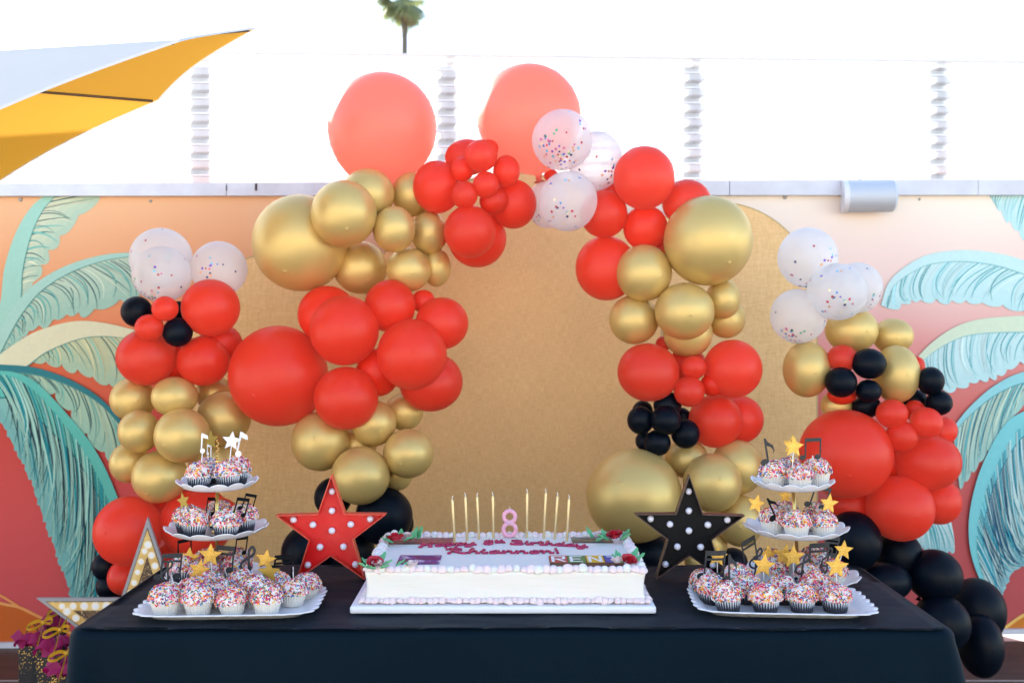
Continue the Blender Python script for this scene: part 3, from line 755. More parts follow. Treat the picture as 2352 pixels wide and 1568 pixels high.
("G", 1956, 758, 60, 52, 3, "gold balloon right under the front confetti balloon at right"),
("G", 2051, 772, 45, 42, 4, "gold balloon at the upper right of the right column"),
("G", 1853, 848, 55, 65, 2, "gold balloon at the left of the right column"),
("G", 2058, 859, 52, 65, 2, "upright gold balloon on the right beside the black ones"),
("G", 1922, 932, 36, 34, 4, "gold balloon peeking out above the giant red at right"),
("R", 1935, 823, 34, 31, 1, "small red balloon above the black pair on the right column"),
("K", 1996, 835, 38, 36, 0, "black balloon before the upright gold, upper one"),
("K", 1932, 878, 36, 35, 0, "black balloon left of the upright gold, lower left"),
("K", 1995, 898, 29, 27, 0, "small black balloon under the black pair at right"),
("R", 1934, 907, 34, 22, 2, "red balloon showing under the lower left black balloon"),
("K", 1990, 934, 34, 26, 2, "black balloon above the giant red balloon's top right"),
("K", 2138, 875, 30, 33, 1, "black balloon at the far right, upper one"),
("K", 2157, 925, 30, 29, 1, "black balloon at the far right, lower one"),
("K", 2100, 920, 30, 28, 3, "black balloon behind the upright gold's lower right"),
("R", 2104, 840, 20, 22, 4, "red scrap of balloon behind the upright gold's right edge"),
("R", 1942, 1042, 104, 101, 1, "giant red balloon behind the right cupcake stand"),
("R", 2049, 950, 36, 34, 0, "small red balloon at upper left of the right column's red trio"),
("R", 2071, 1002, 36, 36, 0, "small red balloon at the bottom of the right column's red trio"),
("R", 2128, 970, 37, 35, 0, "small red balloon at the right of the right column's red trio"),
("R", 2101, 943, 24, 24, 2, "red balloon hidden behind the right column's small red trio"),
("R", 2163, 988, 34, 34, 3, "red balloon behind at the outer right of the small red trio"),
("R", 2130, 1060, 75, 65, 1, "wide red balloon under the right column's small red trio"),
("R", 2067, 1167, 76, 76, 1, "large lowest red balloon of the right column"),
("R", 2155, 1151, 52, 54, 3, "red balloon behind at the right of the lowest red one"),
("R", 1950, 1162, 52, 46, 4, "dark red balloon under the giant red beside the cupcake stand"),
("R", 2042, 1062, 40, 42, 4, "red balloon deep between the giant red and the wide red"),
("K", 1960, 1242, 61, 66, 1, "large black balloon under the dark red one behind the right stand"),
("K", 2062, 1273, 56, 54, 3, "black balloon under the lowest red balloon at right"),
("K", 2146, 1321, 63, 60, 1, "large black balloon at right, first of those trailing to the floor"),
("K", 2035, 1335, 58, 44, 1, "wide black balloon at the table's back right corner"),
("K", 2163, 1432, 62, 64, 0, "black balloon next to the table's right edge"),
("K", 2243, 1401, 65, 75, 2, "tall black balloon farthest right"),
("K", 2252, 1481, 48, 74, 1, "lowest black balloon resting on the deck at right"),
]
# giant coral balloons floating over the arch
BL += [("R", 878, 296, 127, 130, 5, "giant coral balloon at the arch's top left before the fence"),
       ("R", 1215, 271, 119, 126, 5, "giant coral balloon at the arch's top centre before the fence")]
PM = 3.75 / F
order = sorted(range(len(BL)), key=lambda i: BL[i][5])
DD = {}
for i in order:
    c, x, y, rx, ry, rk, lb = BL[i]
    d = 3.46 + 0.03 * rk
    r = (rx + ry) / 2
    for j in DD:
        c2, x2, y2, rx2, ry2, rk2, _ = BL[j]
        if rk2 >= rk: continue
        r2 = (rx2 + ry2) / 2
        dist = math.hypot(x - x2, y - y2)
        if dist >= r + r2: continue
        e = max(0.0, dist - r2)
        need = math.sqrt(max(0.0, r * r - min(e, r) ** 2)) * 0.80 * PM
        d = max(d, DD[j] + need + 0.01)
    DD[i] = d
grp = {"R": "red balloons of the garland", "K": "black balloons of the garland", "G": "gold balloons of the garland", "C": "confetti balloons of the garland"}
nm = {"R": "red_balloon", "K": "black_balloon", "G": "gold_balloon", "C": "confetti_balloon"}
brnd = random.Random(11)
for i, (c, x, y, rx, ry, rk, lb) in enumerate(BL):
    D = DD[i]
    rm = (rx + ry) / 2 * D / F
    # keep clear of the panels and the wall
    X = (x - CX) * D / F
    lim = WALL_Y + WALL_K * X - 0.15 - rm * 0.9
    if y < 420: lim += 0.12
    D = min(D, lim) if lim > 3.3 else D
    p = P(x, y, D)
    sx, sz = rx * D / F * brnd.uniform(0.975, 1.025), ry * D / F * brnd.uniform(0.975, 1.03); sy = (sx + sz) / 2
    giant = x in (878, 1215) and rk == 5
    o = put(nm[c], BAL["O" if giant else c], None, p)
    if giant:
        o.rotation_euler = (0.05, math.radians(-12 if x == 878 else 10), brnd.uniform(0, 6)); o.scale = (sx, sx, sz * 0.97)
    else:
        yaw = brnd.uniform(-0.55, 0.55); pit = brnd.uniform(-0.45, 0.7)
        if abs(rx - ry) > 8: yaw *= 0.3; pit *= 0.3
        o.rotation_euler = (math.radians(90) + pit, 0, yaw); o.scale = (sx, sz, sy)
        if p.z - sz < 0.0: p.z = sz * 1.0; o.location = p
    tag(o, lb, "balloon", grp[c])
    if c == "C":
        cf = put("confetti", CONF[i % 4], o, None, (0, 0, 0)); tag(cf, kind="stuff")

# ------------------------------------------------------------------ the table under its cloth
TZ = 0.742
tb = empty("party_table", (0.0, 2.39, 0)); tag(tb, "long party table under a floor-length black cloth", "table")
M_CLOTH = mat("black_tablecloth", (0.0011, 0.0040, 0.0088, 1), 0.62, 0, 0.15, Sheen_Weight=0.04, Sheen_Roughness=0.5)
bsdf(M_CLOTH).inputs["Specular Tint"].default_value = (0.35, 0.72, 1.0, 1)
bsdf(M_CLOTH).inputs["Sheen Tint"].default_value = (0.45, 0.6, 0.85, 1)
_n1 = noise(M_CLOTH, coords(M_CLOTH, "Object", (1.3, 2.2, 1.0)), 3.0, 2, 0.4); _n2 = noise(M_CLOTH, coords(M_CLOTH, "Object", (600, 600, 600)), 1.0, 2)
_ad = N(M_CLOTH, "ShaderNodeMath", operation='MULTIPLY_ADD'); L(M_CLOTH, _n2.outputs[0], _ad.inputs[0]); _ad.inputs[1].default_value = 0.03; L(M_CLOTH, _n1.outputs[0], _ad.inputs[2])
bump(M_CLOTH, _ad.outputs[0], 0.7, 0.035)
tx0, tx1, ty0, ty1, cr = -0.945, 0.945, -0.295, 0.295, 0.035
peri = []
NP = 520
def rr_point(s):
    w, h = tx1 - tx0 - 2 * cr, ty1 - ty0 - 2 * cr
    Ltot = 2 * w + 2 * h + 2 * math.pi * cr
    d = s * Ltot
    segs = [(w, 'b'), (math.pi * cr / 2, 'c1'), (h, 'r'), (math.pi * cr / 2, 'c2'), (w, 't'), (math.pi * cr / 2, 'c3'), (h, 'l'), (math.pi * cr / 2, 'c4')]
    for ln, k in segs:
        if d <= ln: break
        d -= ln
    if k == 'b': return Vector((tx0 + cr + d, ty0, 0)), Vector((0, -1, 0))
    if k == 'r': return Vector((tx1, ty0 + cr + d, 0)), Vector((1, 0, 0))
    if k == 't': return Vector((tx1 - cr - d, ty1, 0)), Vector((0, 1, 0))
    if k == 'l': return Vector((tx0, ty1 - cr - d, 0)), Vector((-1, 0, 0))
    c = {'c1': (tx1 - cr, ty0 + cr, -90), 'c2': (tx1 - cr, ty1 - cr, 0), 'c3': (tx0 + cr, ty1 - cr, 90), 'c4': (tx0 + cr, ty0 + cr, 180)}[k]
    a = math.radians(c[2]) + d / cr
    n = Vector((math.cos(a), math.sin(a), 0))
    return Vector((c[0], c[1], 0)) + n * cr, n
pp = [rr_point(k / NP) for k in range(NP)]
pp = [(Vector((p.x, p.y + (0.012 * math.cos(p.x * 1.7) + 0.004 * math.sin(p.x * 7 + 1) + 0.002 * math.sin(p.x * 19)) * (p.y < 0), p.z)), n) for p, n in pp]
rings = []
for t in [0.02, 0.2, 0.4, 0.6, 0.75, 0.88, 0.95, 0.98]:
    rings.append([Vector((p.x * t, p.y * t, TZ + 0.0012 * math.sin(p.x * t * 23 + p.y * t * 7) * (t > 0.5))) for p, n in pp])
ro = 0.022
for k in range(0, 7):
    a = math.pi / 2 * k / 6
    rings.append([p - n * ro + n * (ro * math.sin(a)) + Vector((0, 0, TZ - ro + ro * math.cos(a))) for p, n in pp])
def fold(s, q, p):
    """outward swing of the hanging cloth"""
    corner = min(abs(abs(p.x) - 0.93), 0.5); cf = math.exp(-(corner / 0.10) ** 2) * math.exp(-((abs(p.y) - 0.28) / 0.12) ** 2)
    f = 0.030 * math.sin(p.x * 9.0 + 0.6 * math.sin(p.x * 4)) + 0.006 * math.sin(p.x * 23 + 1) + 0.008 * math.sin(p.y * 21 + p.x)
    return q * (0.02 + f) + q * cf * (0.05 * math.sin(p.y * 60 + p.x * 40) + 0.025)
for h in [0.05, 0.10, 0.16, 0.24, 0.34, 0.46, 0.60, 0.715]:
    q = (h / 0.72) ** 0.8
    rings.append([p + n * fold(k / NP, q, p) + Vector((0, 0, TZ - ro - h)) for k, (p, n) in enumerate(pp)])
b = MB(); nv = len(pp)
vv = [v for r_ in rings for v in r_]; ff = []
for i in range(len(rings) - 1):
    for k in range(nv):
        k2 = (k + 1) % nv; ff.append((i * nv + k, (i + 1) * nv + k, (i + 1) * nv + k2, i * nv + k2))
ff.append(tuple(range(nv)))
b.add(vv, ff); put("tablecloth", b.mesh("tablecloth", M_CLOTH, True, True), tb)
M_TBL = mat("grey_folding_table", (0.4, 0.4, 0.4, 1), 0.5)
b = MB(); b.box((0, 0.01, TZ - 0.035), (1.80, 0.50, 0.045)); put("tabletop", b.mesh("tabletop", M_TBL, False), tb)
for sx in (-0.8, 0.8):
    for sy in (-0.22, 0.22):
        b = MB(); b.tube([(sx, sy, 0.0), (sx, sy, TZ - 0.054)], 0.014, 8); put("leg", b.mesh("leg", M_TBL, True), tb)
TOP = TZ + 0.002

# ------------------------------------------------------------------ the sheet cake
CXc = -0.015; CW = 0.637; CY0, CY1 = 2.235, 2.622; CZ0, CZ1 = TOP + 0.0175, 0.833
bd = empty("cake_board", (CXc - 0.005, 2.43, TOP)); tag(bd, "thick white foil-covered board under the sheet cake", "cake board")
M_BOARD = mat("white_foil_board", (0.80, 0.82, 0.88, 1), 0.3); _n = noise(M_BOARD, coords(M_BOARD), 60, 3); bump(M_BOARD, _n.outputs[0], 0.1, 0.001)
def rounded_box(sx, sy, sz, r, seg=4):
    bm = bmesh.new(); bmesh.ops.create_cube(bm, size=1.0)
    for v in bm.verts: v.co = Vector((v.co.x * sx, v.co.y * sy, v.co.z * sz))
    bmesh.ops.bevel(bm, geom=list(bm.edges), offset=r, segments=seg, affect='EDGES', profile=0.5)
    return bm
def bm_mesh(bm, name, m, smooth=True, ang=None):
    me = bpy.data.meshes.new(name); bm.to_mesh(me); bm.free(); me.materials.append(m)
    if smooth: me.polygons.foreach_set("use_smooth", [True] * len(me.polygons))
    if ang: me.set_sharp_from_angle(angle=math.radians(ang))
    return me
bm = rounded_box(0.682, 0.435, 0.0165, 0.005)
put("board_slab", bm_mesh(bm, "board_slab", M_BOARD, True, 60), bd, (0, 0, 0.0085))
ck = empty("sheet_cake", (CXc, (CY0 + CY1) / 2, CZ0)); tag(ck, "white iced birthday sheet cake with pink borders, roses and pink writing", "cake")
M_ICING = mat("white_buttercream", (0.775, 0.75, 0.705, 1), 0.55, 0, 0.35, Subsurface_Weight=0.25, Subsurface_Scale=0.01)
_n = noise(M_ICING, coords(M_ICING, "Object", (2, 3, 16)), 5, 4); bump(M_ICING, _n.outputs[0], 0.35, 0.004)
M_PINK = mat("pale_pink_buttercream", (0.80, 0.66, 0.71, 1), 0.5, 0, 0.35, Subsurface_Weight=0.25, Subsurface_Scale=0.006)
_n = noise(M_PINK, coords(M_PINK), 2.5, 3); L(M_PINK, ramp(M_PINK, _n.outputs[0], [(0.35, (0.82, 0.63, 0.66, 1)), (0.65, (0.84, 0.76, 0.76, 1))]).outputs[0], bsdf(M_PINK).inputs["Base Color"])
H = CZ1 - CZ0; CD = CY1 - CY0
bm = rounded_box(CW, CD, H, 0.008, 3)
for _ in range(1): bmesh.ops.subdivide_edges(bm, edges=[e for e in bm.edges if e.calc_length() > 0.05], cuts=14, use_grid_fill=True)
for v in bm.verts:
    z = v.co.z / H
    pinch = -0.006 * (1 - (2 * z) ** 2)
    v.co.x += math.copysign(1, v.co.x) * pinch * (abs(v.co.x) > CW / 2 - 0.01)
    v.co.y += math.copysign(1, v.co.y) * (pinch * 0.5 + 0.0012 * math.sin(v.co.x * 31 + z * 5)) * (abs(v.co.y) > CD / 2 - 0.01)
put("icing_block", bm_mesh(bm, "icing_block", M_ICING), ck, (0, 0, H / 2))
def dollop(r, h, flutes, twist, depth, seg=None):
    b = MB()
    prof = [(0.55 * r, -0.1 * h), (0.95 * r, 0.05 * h), (1.0 * r, 0.25 * h), (0.86 * r, 0.5 * h), (0.60 * r, 0.78 * h), (0.32 * r, 0.94 * h), (0.03 * r, 1.0 * h)]
    def fl(rr, z, an, t): return rr * (1 + depth * math.cos(flutes * (an + twist * t))), z
    b.lathe(prof, seg or flutes * 4, fl=fl); return b
me_w = dollop(0.0118, 0.0155, 9, 1.2, 0.10).mesh("white_dollop", M_ICING, True)
me_p = dollop(0.0125, 0.014, 8, 2.2, 0.12).mesh("pink_dollop", M_PINK, True)
me_s = dollop(0.0095, 0.011, 6, 1.6, 0.14, 18).mesh("pink_shell", M_PINK, True)
def border(z, inset, step, kinds, jit, drop=0):
    hx, hy = CW / 2 - inset, CD / 2 - inset
    nx, ny = int(2 * hx / step), int(2 * hy / step)
    pts = [(-hx + 2 * hx * k / nx, -hy) for k in range(nx)] + [(hx, -hy + 2 * hy * k / ny) for k in range(ny)] + [(hx - 2 * hx * k / nx, hy) for k in range(nx)] + [(-hx, hy - 2 * hy * k / ny) for k in range(ny)]
    for i, (x, y) in enumerate(pts):
        me, nme = kinds[i % len(kinds)]
        s = rnd.uniform(0.86, 1.16)
        put(nme, me, ck, (x + rnd.gauss(0, jit), y + rnd.gauss(0, jit), z), (rnd.gauss(0, 0.18), rnd.gauss(0, 0.18), rnd.uniform(0, 6.3)), (s * rnd.uniform(0.9, 1.2), s * rnd.uniform(0.9, 1.15), s * rnd.uniform(0.85, 1.15)))
border(H - 0.002, 0.010, 0.0165, [(me_p, "pink_dollop"), (me_p, "pink_dollop"), (me_w, "white_dollop")], 0.0012)
border(0.003, -0.001, 0.0135, [(me_s, "pink_shell")], 0.001)
# piped writing
M_PIPE = mat("magenta_piping_gel", (0.42, 0.012, 0.085, 1), 0.25, 0, 0.5)
LET = {
 'H': ([[(0.02, 0.85), (0.14, 1.0), (0.12, 0.5), (0.02, 0.0), (-0.08, 0.1)], [(0.62, 1.0), (0.54, 0.5), (0.50, 0.0), (0.66, 0.05)], [(0.0, 0.42), (0.3, 0.55), (0.62, 0.5)]], 0.78),
 'a': ([[(0.44, 0.42), (0.25, 0.52), (0.05, 0.28), (0.12, 0.02), (0.32, 0.1), (0.44, 0.42), (0.42, 0.1), (0.58, 0.06)]], 0.56),
 'p': ([[(0.0, 0.3), (0.1, 0.52), (0.08, 0.0), (0.02, -0.42)], [(0.08, 0.3), (0.28, 0.54), (0.46, 0.3), (0.28, 0.0), (0.08, 0.08)]], 0.52),
 'y': ([[(0.0, 0.5), (0.06, 0.15), (0.25, 0.08), (0.44, 0.5)], [(0.46, 0.52), (0.40, 0.0), (0.26, -0.42), (0.02, -0.4), (0.16, -0.15), (0.62, 0.08)]], 0.6),
 '8': ([[(0.5, 0.85), (0.28, 1.02), (0.08, 0.8), (0.3, 0.55), (0.52, 0.28), (0.3, 0.0), (0.04, 0.22), (0.28, 0.52), (0.5, 0.85)]], 0.62),
 't': ([[(0.14, 0.85), (0.10, 0.2), (0.2, 0.0), (0.34, 0.1)], [(-0.04, 0.55), (0.32, 0.6)]], 0.36),
 'h': ([[(0.02, 0.1), (0.2, 0.9), (0.14, 1.0), (0.08, 0.6), (0.06, 0.0)], [(0.07, 0.25), (0.24, 0.5), (0.36, 0.35), (0.36, 0.05), (0.52, 0.08)]], 0.52),
 'B': ([[(0.12, 1.0), (0.12, 0.5), (0.1, 0.0)], [(-0.06, 0.9), (0.3, 1.04), (0.5, 0.8), (0.16, 0.55), (0.56, 0.35), (0.45, 0.02), (-0.05, 0.02), (-0.1, 0.2)]], 0.7),
 'i': ([[(0.0, 0.3), (0.08, 0.5), (0.08, 0.1), (0.18, 0.02), (0.28, 0.14)], [(0.1, 0.72), (0.14, 0.78)]], 0.3),
 'r': ([[(0.0, 0.4), (0.06, 0.5), (0.06, 0.02)], [(0.06, 0.3), (0.2, 0.5), (0.34, 0.46)]], 0.38),
 'd': ([[(0.42, 0.4), (0.22, 0.5), (0.04, 0.25), (0.18, 0.0), (0.4, 0.2), (0.52, 1.0), (0.46, 0.1), (0.6, 0.05)]], 0.58),
 'R': ([[(0.14, 1.0), (0.12, 0.5), (0.06, 0.0), (0.0, 0.06)], [(-0.12, 0.8), (0.1, 1.02), (0.42, 1.0), (0.52, 0.75), (0.3, 0.52), (0.16, 0.5), (0.4, 0.2), (0.66, 0.0), (0.8, 0.1)]], 0.82),
 'n': ([[(0.0, 0.35), (0.07, 0.5), (0.06, 0.02)], [(0.07, 0.25), (0.24, 0.5), (0.36, 0.38), (0.36, 0.06), (0.52, 0.1)]], 0.52),
 'o': ([[(0.26, 0.5), (0.06, 0.32), (0.14, 0.02), (0.38, 0.1), (0.40, 0.4), (0.24, 0.5), (0.34, 0.44), (0.56, 0.5)]], 0.52),
 '!': ([[(0.05, 1.0), (0.10, 0.4)], [(0.10, 0.08), (0.12, 0.0)]], 0.2), ' ': ([], 0.36)}
def write(text, x0, x1, ybase, hgt, arc, small=()):
    wid = 0.0; lay = []
    for k, ch in enumerate(text):
        st, adv = LET[ch]; s = 0.62 if k in small else 1.0
        lay.append((st, wid, s)); wid += adv * s + 0.04
    sc = (x1 - x0) / wid
    for (st, w0, s), ch in zip(lay, text):
        if not st: continue
        b = MB()
        for line in st:
            pts = []
            for (lx, ly, _) in catmull([(a[0], a[1], 0) for a in line], max(6, 5 * (len(line) - 1))):
                X = x0 + (w0 + lx * s) * sc
                ly_ = ly * s + (0.45 if s < 1 else 0)
                t = (X - (x0 + x1) / 2) / ((x1 - x0) / 2)
                Y = ybase + ly_ * hgt - arc * t * t
                pts.append((X - CXc, Y - (CY0 + CY1) / 2, H + 0.0022 + 0.0006 * math.sin(len(pts) * 1.7)))
            b.tube(pts, [0.0034 * (1 + 0.22 * math.sin(i * 2.1)) for i in range(len(pts))], 7, flat=0.8)
        put("piped_letter", b.mesh("piped_letter", M_PIPE, True), ck)
write("Happy 8th Birthday", -0.228, 0.19, 2.508, 0.044, 0.034, small=(7, 8))
write("Rhiannon!", -0.155, 0.118, 2.408, 0.050, 0.0)
# edible printed pictures
def sheet(x0, x1, y0, y1, m, lift=0.0012):
    a, c = P(x0, y0, 1), P(x1, y1, 1)
    d0 = (CAM_Z - CZ1) * F / (y0 - HY); d1 = (CAM_Z - CZ1) * F / (y1 - HY)
    yc, dy = (d0 + d1) / 2, abs(d0 - d1); dm = yc
    X0, X1 = (x0 - CX) * dm / F, (x1 - CX) * dm / F
    bm = bmesh.new(); bmesh.ops.create_cube(bm, size=1.0)
    for v in bm.verts: v.co = Vector((v.co.x * (X1 - X0), v.co.y * dy, v.co.z * 0.0012))
    return put("edible_print", bm_mesh(bm, "edible_print", m, False), ck, ((X0 + X1) / 2 - CXc, yc - (CY0 + CY1) / 2, H + lift)), (X1 - X0, dy)
def pic(name, stops, sc, stretch=(1, 1, 1)):
    m = mat(name, (0.5, 0.5, 0.5, 1), 0.35); n = noise(m, coords(m, "Object", stretch), sc, 3, 0.5)
    L(m, ramp(m, n.outputs[0], stops).outputs[0], bsdf(m).inputs["Base Color"]); return m
s1, _ = sheet(893, 1040, 1250, 1236, pic("dark_red_print", [(0.35, lin(60, 40, 40)), (0.5, lin(120, 50, 50)), (0.58, lin(190, 120, 110)), (0.66, lin(70, 60, 60))], 22, (0.6, 2.5, 1)))
s2, _ = sheet(915, 1012, 1296, 1276, pic("purple_print", [(0.38, lin(74, 34, 60)), (0.47, lin(96, 40, 110)), (0.56, lin(70, 50, 130)), (0.66, lin(190, 190, 205))], 26))
s3, _ = sheet(1313, 1406, 1247, 1235, pic("green_black_print", [(0.38, lin(24, 24, 26)), (0.52, lin(70, 66, 66)), (0.60, lin(110, 150, 90)), (0.68, lin(30, 50, 40))], 24, (0.7, 2.0, 1)))
M_PBLK = mat("print_black", lin(34, 32, 36), 0.4)
s4, (pw, pd) = sheet(1262, 1432, 1302, 1277, M_PBLK)
M_PAINT2 = painted("printed_letters", 0.4)
b = MB()
cols = [lin(186, 62, 60), lin(58, 128, 70), lin(226, 178, 40), lin(44, 74, 160)]
def bar(b, p, q, w, z, col):
    p, q = Vector((*p, 0)), Vector((*q, 0)); d = (q - p).normalized(); n = Vector((-d.y, d.x, 0)) * w / 2; d = d * w * 0.0
    b.add([(v.x, v.y, z) for v in (p - d - n, q + d - n, q + d + n, p - d + n)], [(0, 1, 2, 3)], 0, col)
strokes = {'R': [((0, 0), (0, 1)), ((0, .95), (.6, .95)), ((.6, 1), (.6, .5)), ((0, .5), (.6, .5)), ((.2, .5), (.65, 0))], 'E': [((0, 0), (0, 1)), ((0, .95), (.6, .95)), ((0, .5), (.5, .5)), ((0, .05), (.6, .05))],
           'N': [((0, 0), (0, 1)), ((0, 1), (.6, 0)), ((.6, 0), (.6, 1))], 'T': [((-.05, .93), (.65, .93)), ((.3, .95), (.3, 0))]}
cw = pw / 4
for k, ch in enumerate("RENT"):
    x0 = -pw / 2 + k * cw
    b.add([(x0 + 0.001, -pd * 0.18, 0.0010), (x0 + cw - 0.001, -pd * 0.18, 0.0010), (x0 + cw - 0.001, pd * 0.49, 0.0010), (x0 + 0.001, pd * 0.49, 0.0010)], [(0, 1, 2, 3)], 0, cols[k])
    for j, (p, q) in enumerate(strokes[ch]):
        f = lambda a: (x0 + cw * 0.2 + a[0] * cw, -pd * 0.12 + a[1] * pd * 0.52)
        bar(b, f(p), f(q), 0.0072, 0.0013 + 0.00012 * j, lin(236, 236, 236))
put("printed_letters", b.mesh("printed_letters", M_PAINT2, False), s4)
# roses, buds and leaves
M_ROSE = mat("red_buttercream", (0.50, 0.012, 0.03, 1), 0.4, 0, 0.5)
M_LEAF = mat("green_buttercream", (0.11, 0.42, 0.19, 1), 0.45, 0, 0.4)
def rose(rad):
    b = MB()
    for layer, (n, r0, h, open_) in enumerate([(2, 0.22, 0.95, 0.05), (3, 0.42, 0.9, 0.12), (5, 0.7, 0.72, 0.3), (6, 0.90, 0.62, 0.22)]):
        for k in range(n):
            a0 = 2 * math.pi * k / n + layer * 0.9; sp_ = 2 * math.pi / n * 0.72
            rows = []
            for j in range(5):
                t = j / 4; row = []
                for i in range(8):
                    s = i / 7 * 2 - 1; a = a0 + s * sp_
                    rr = rad * r0 * (0.55 + 0.45 * t + open_ * t * t) * (1 + 0.06 * s)
                    z = rad * h * (t * (1 - 0.28 * s * s)) + 0.05 * rad * math.sin(s * 6 + k)
                    row.append((rr * math.cos(a), rr * math.sin(a), z))
                rows.append(row)
            for j in range(4): b.strip(rows[j], rows[j + 1])
            b.strip(rows[4], [(p[0] * 0.86, p[1] * 0.86, p[2] - rad * 0.06) for p in rows[4]])
    return b
rose_me = rose(0.0175).mesh("icing_rose", M_ROSE, True)
bud_me = rose(0.0165).mesh("icing_bud", M_PINK, True)
def leafmb(ln, w):
    b = MB(); rows = []
    for i in range(9):
        t = i / 8; ww = w * math.sin(math.pi * (t ** 0.8) * 0.97 + 0.03) * (1 - 0.15 * t); zz = ln * 0.28 * math.sin(t * 2.2) + (0.25 * ln * t ** 3)
        rows.append([(t * ln, -ww, zz + 0.0015 * math.sin(t * 14)), (t * ln, -ww * 0.4, zz - ww * 0.15), (t * ln, 0, zz - ww * 0.4), (t * ln, ww * 0.4, zz - ww * 0.15), (t * ln, ww, zz + 0.0015 * math.sin(t * 14 + 2))])
    for i in range(8):
        b.strip(rows[i], rows[i + 1]); b.strip([(p[0], p[1], p[2] - 0.003) for p in rows[i]], [(p[0], p[1], p[2] - 0.003) for p in rows[i + 1]])
        for e in (0, 4): b.strip([rows[i][e], rows[i + 1][e]], [(rows[i][e][0], rows[i][e][1], rows[i][e][2] - 0.003), (rows[i + 1][e][0], rows[i + 1][e][1], rows[i + 1][e][2] - 0.003)])
    return b
leaf_me = leafmb(0.029, 0.009).mesh("icing_leaf", M_LEAF, True)
def on_cake(px, py, dz=0.0):
    D = (CAM_Z - CZ1 - dz) * F / (py - HY); return Vector(((px - CX) * D / F - CXc, D - (CY0 + CY1) / 2, H + dz))
for px, py, s, tilt in ((908, 1240, 1.15, 0.2), (861, 1296, 1.0, 0.45), (1413, 1234, 1.15, 0.2), (1444, 1290, 0.95, 0.45)):
    p = on_cake(px, py, 0.012); put("icing_rose", rose_me, ck, p, (tilt, 0, rnd.uniform(0, 6)), (s, s, s))
for px, py in ((938, 1236), (870, 1302), (1376, 1234), (1420, 1292), (945, 1302)):
    p = on_cake(px, py, 0.007); put("icing_bud", bud_me, ck, p, (0.3, 0, rnd.uniform(0, 6)))
for px, py, a, s, up in ((903, 1244, 200, 1.0, 0), (898, 1238, 240, 0.8, -.2), (918, 1236, 80, 0.9, -.4), (926, 1240, -20, 1.0, 0), (946, 1238, 40, 1.1, -.6), (958, 1238, 35, 1.1, -.7),
                         (852, 1296, 150, 0.9, 0), (858, 1304, -100, 1.0, .1), (850, 1302, 200, 0.9, 0), (872, 1288, 60, 0.9, -.2), (873, 1297, -10, 1.0, 0), (874, 1302, -40, 0.9, .1), (908, 1298, 10, 0.8, -.1), (924, 1300, 30, 0.7, -.1),
                         (1398, 1238, 190, 1.0, 0), (1392, 1236, 120, 0.9, -.4), (1362, 1234, 150, 1.0, -.5), (1370, 1240, -60, 0.9, 0), (1424, 1238, -20, 1.0, -.1), (1428, 1234, 30, 1.0, -.2),
                         (1432, 1290, 160, 1.0, -.1), (1424, 1284, 110, 0.9, -.2), (1456, 1288, 20, 1.0, -.1), (1452, 1282, 50, 1.0, -.3)):
    p = on_cake(px, py, 0.010); put("icing_leaf", leaf_me, ck, p, (0, up, math.radians(a)), (s, s, s))

# ------------------------------------------------------------------ candles
M_CANDLE = mat("metallic_gold_wax", (0.66, 0.52, 0.28, 1), 0.3, 0.55); M_WICK = mat("white_wick", (0.8, 0.76, 0.7, 1), 0.8)
cl = [("leftmost thin gold candle on the cake", 1044.4, 1245.6, 1039, 1150), ("second thin gold candle from the left on the cake", 1072.7, 1241, 1069, 1143), ("third thin gold candle from the left on the cake", 1100, 1238, 1096, 1143), ("thin gold candle just left of the pink numeral candle", 1133.6, 1236, 1132, 1141),
      ("thin gold candle just right of the pink numeral candle", 1210, 1235, 1210.8, 1134), ("third thin gold candle from the right on the cake", 1249, 1236, 1253.8, 1134), ("second thin gold candle from the right on the cake", 1274, 1238, 1280.5, 1142), ("rightmost thin gold candle on the cake", 1302, 1242.5, 1307, 1148)]
for lb, x0, y0, x1, y1 in cl:
    D = (CAM_Z - CZ1) * F / (y0 - HY); a = P(x0, y0, D); c = P(x1, y1, D)
    t = tag(empty("candle", a), lb, "candle", "thin gold candles")
    d = c - a; a2 = -d.normalized() * 0.018
    b = MB(); b.tube([a2, d * 0.5, d, d + d.normalized() * 0.004, d + d.normalized() * 0.006], [0.0034, 0.0035, 0.0034, 0.002, 0.0006], 12); put("wax_stem", b.mesh("wax_stem", M_CANDLE, True, True, 50), t)
    w = Vector((rnd.choice((-1, 1)) * 0.003, 0, 0)); u = d.normalized()
    b = MB(); b.tube([d + u * 0.002, d + u * 0.008, d + u * 0.012 + w * 0.4, d + u * 0.013 + w], [0.0016, 0.0010, 0.0009, 0.0008], 6); put("wick", b.mesh("wick", M_WICK, True), t)
M_PCANDLE = mat("glossy_pink_wax", (0.78, 0.40, 0.54, 1), 0.2, 0, 0.5, Subsurface_Weight=0.3, Subsurface_Scale=0.01)
D8 = 2.595; o8 = P(1170.5, 1233, D8); t = tag(empty("numeral_candle", o8), "pink numeral eight candle in the middle of the cake", "candle")
b = MB(); k8 = D8 / F
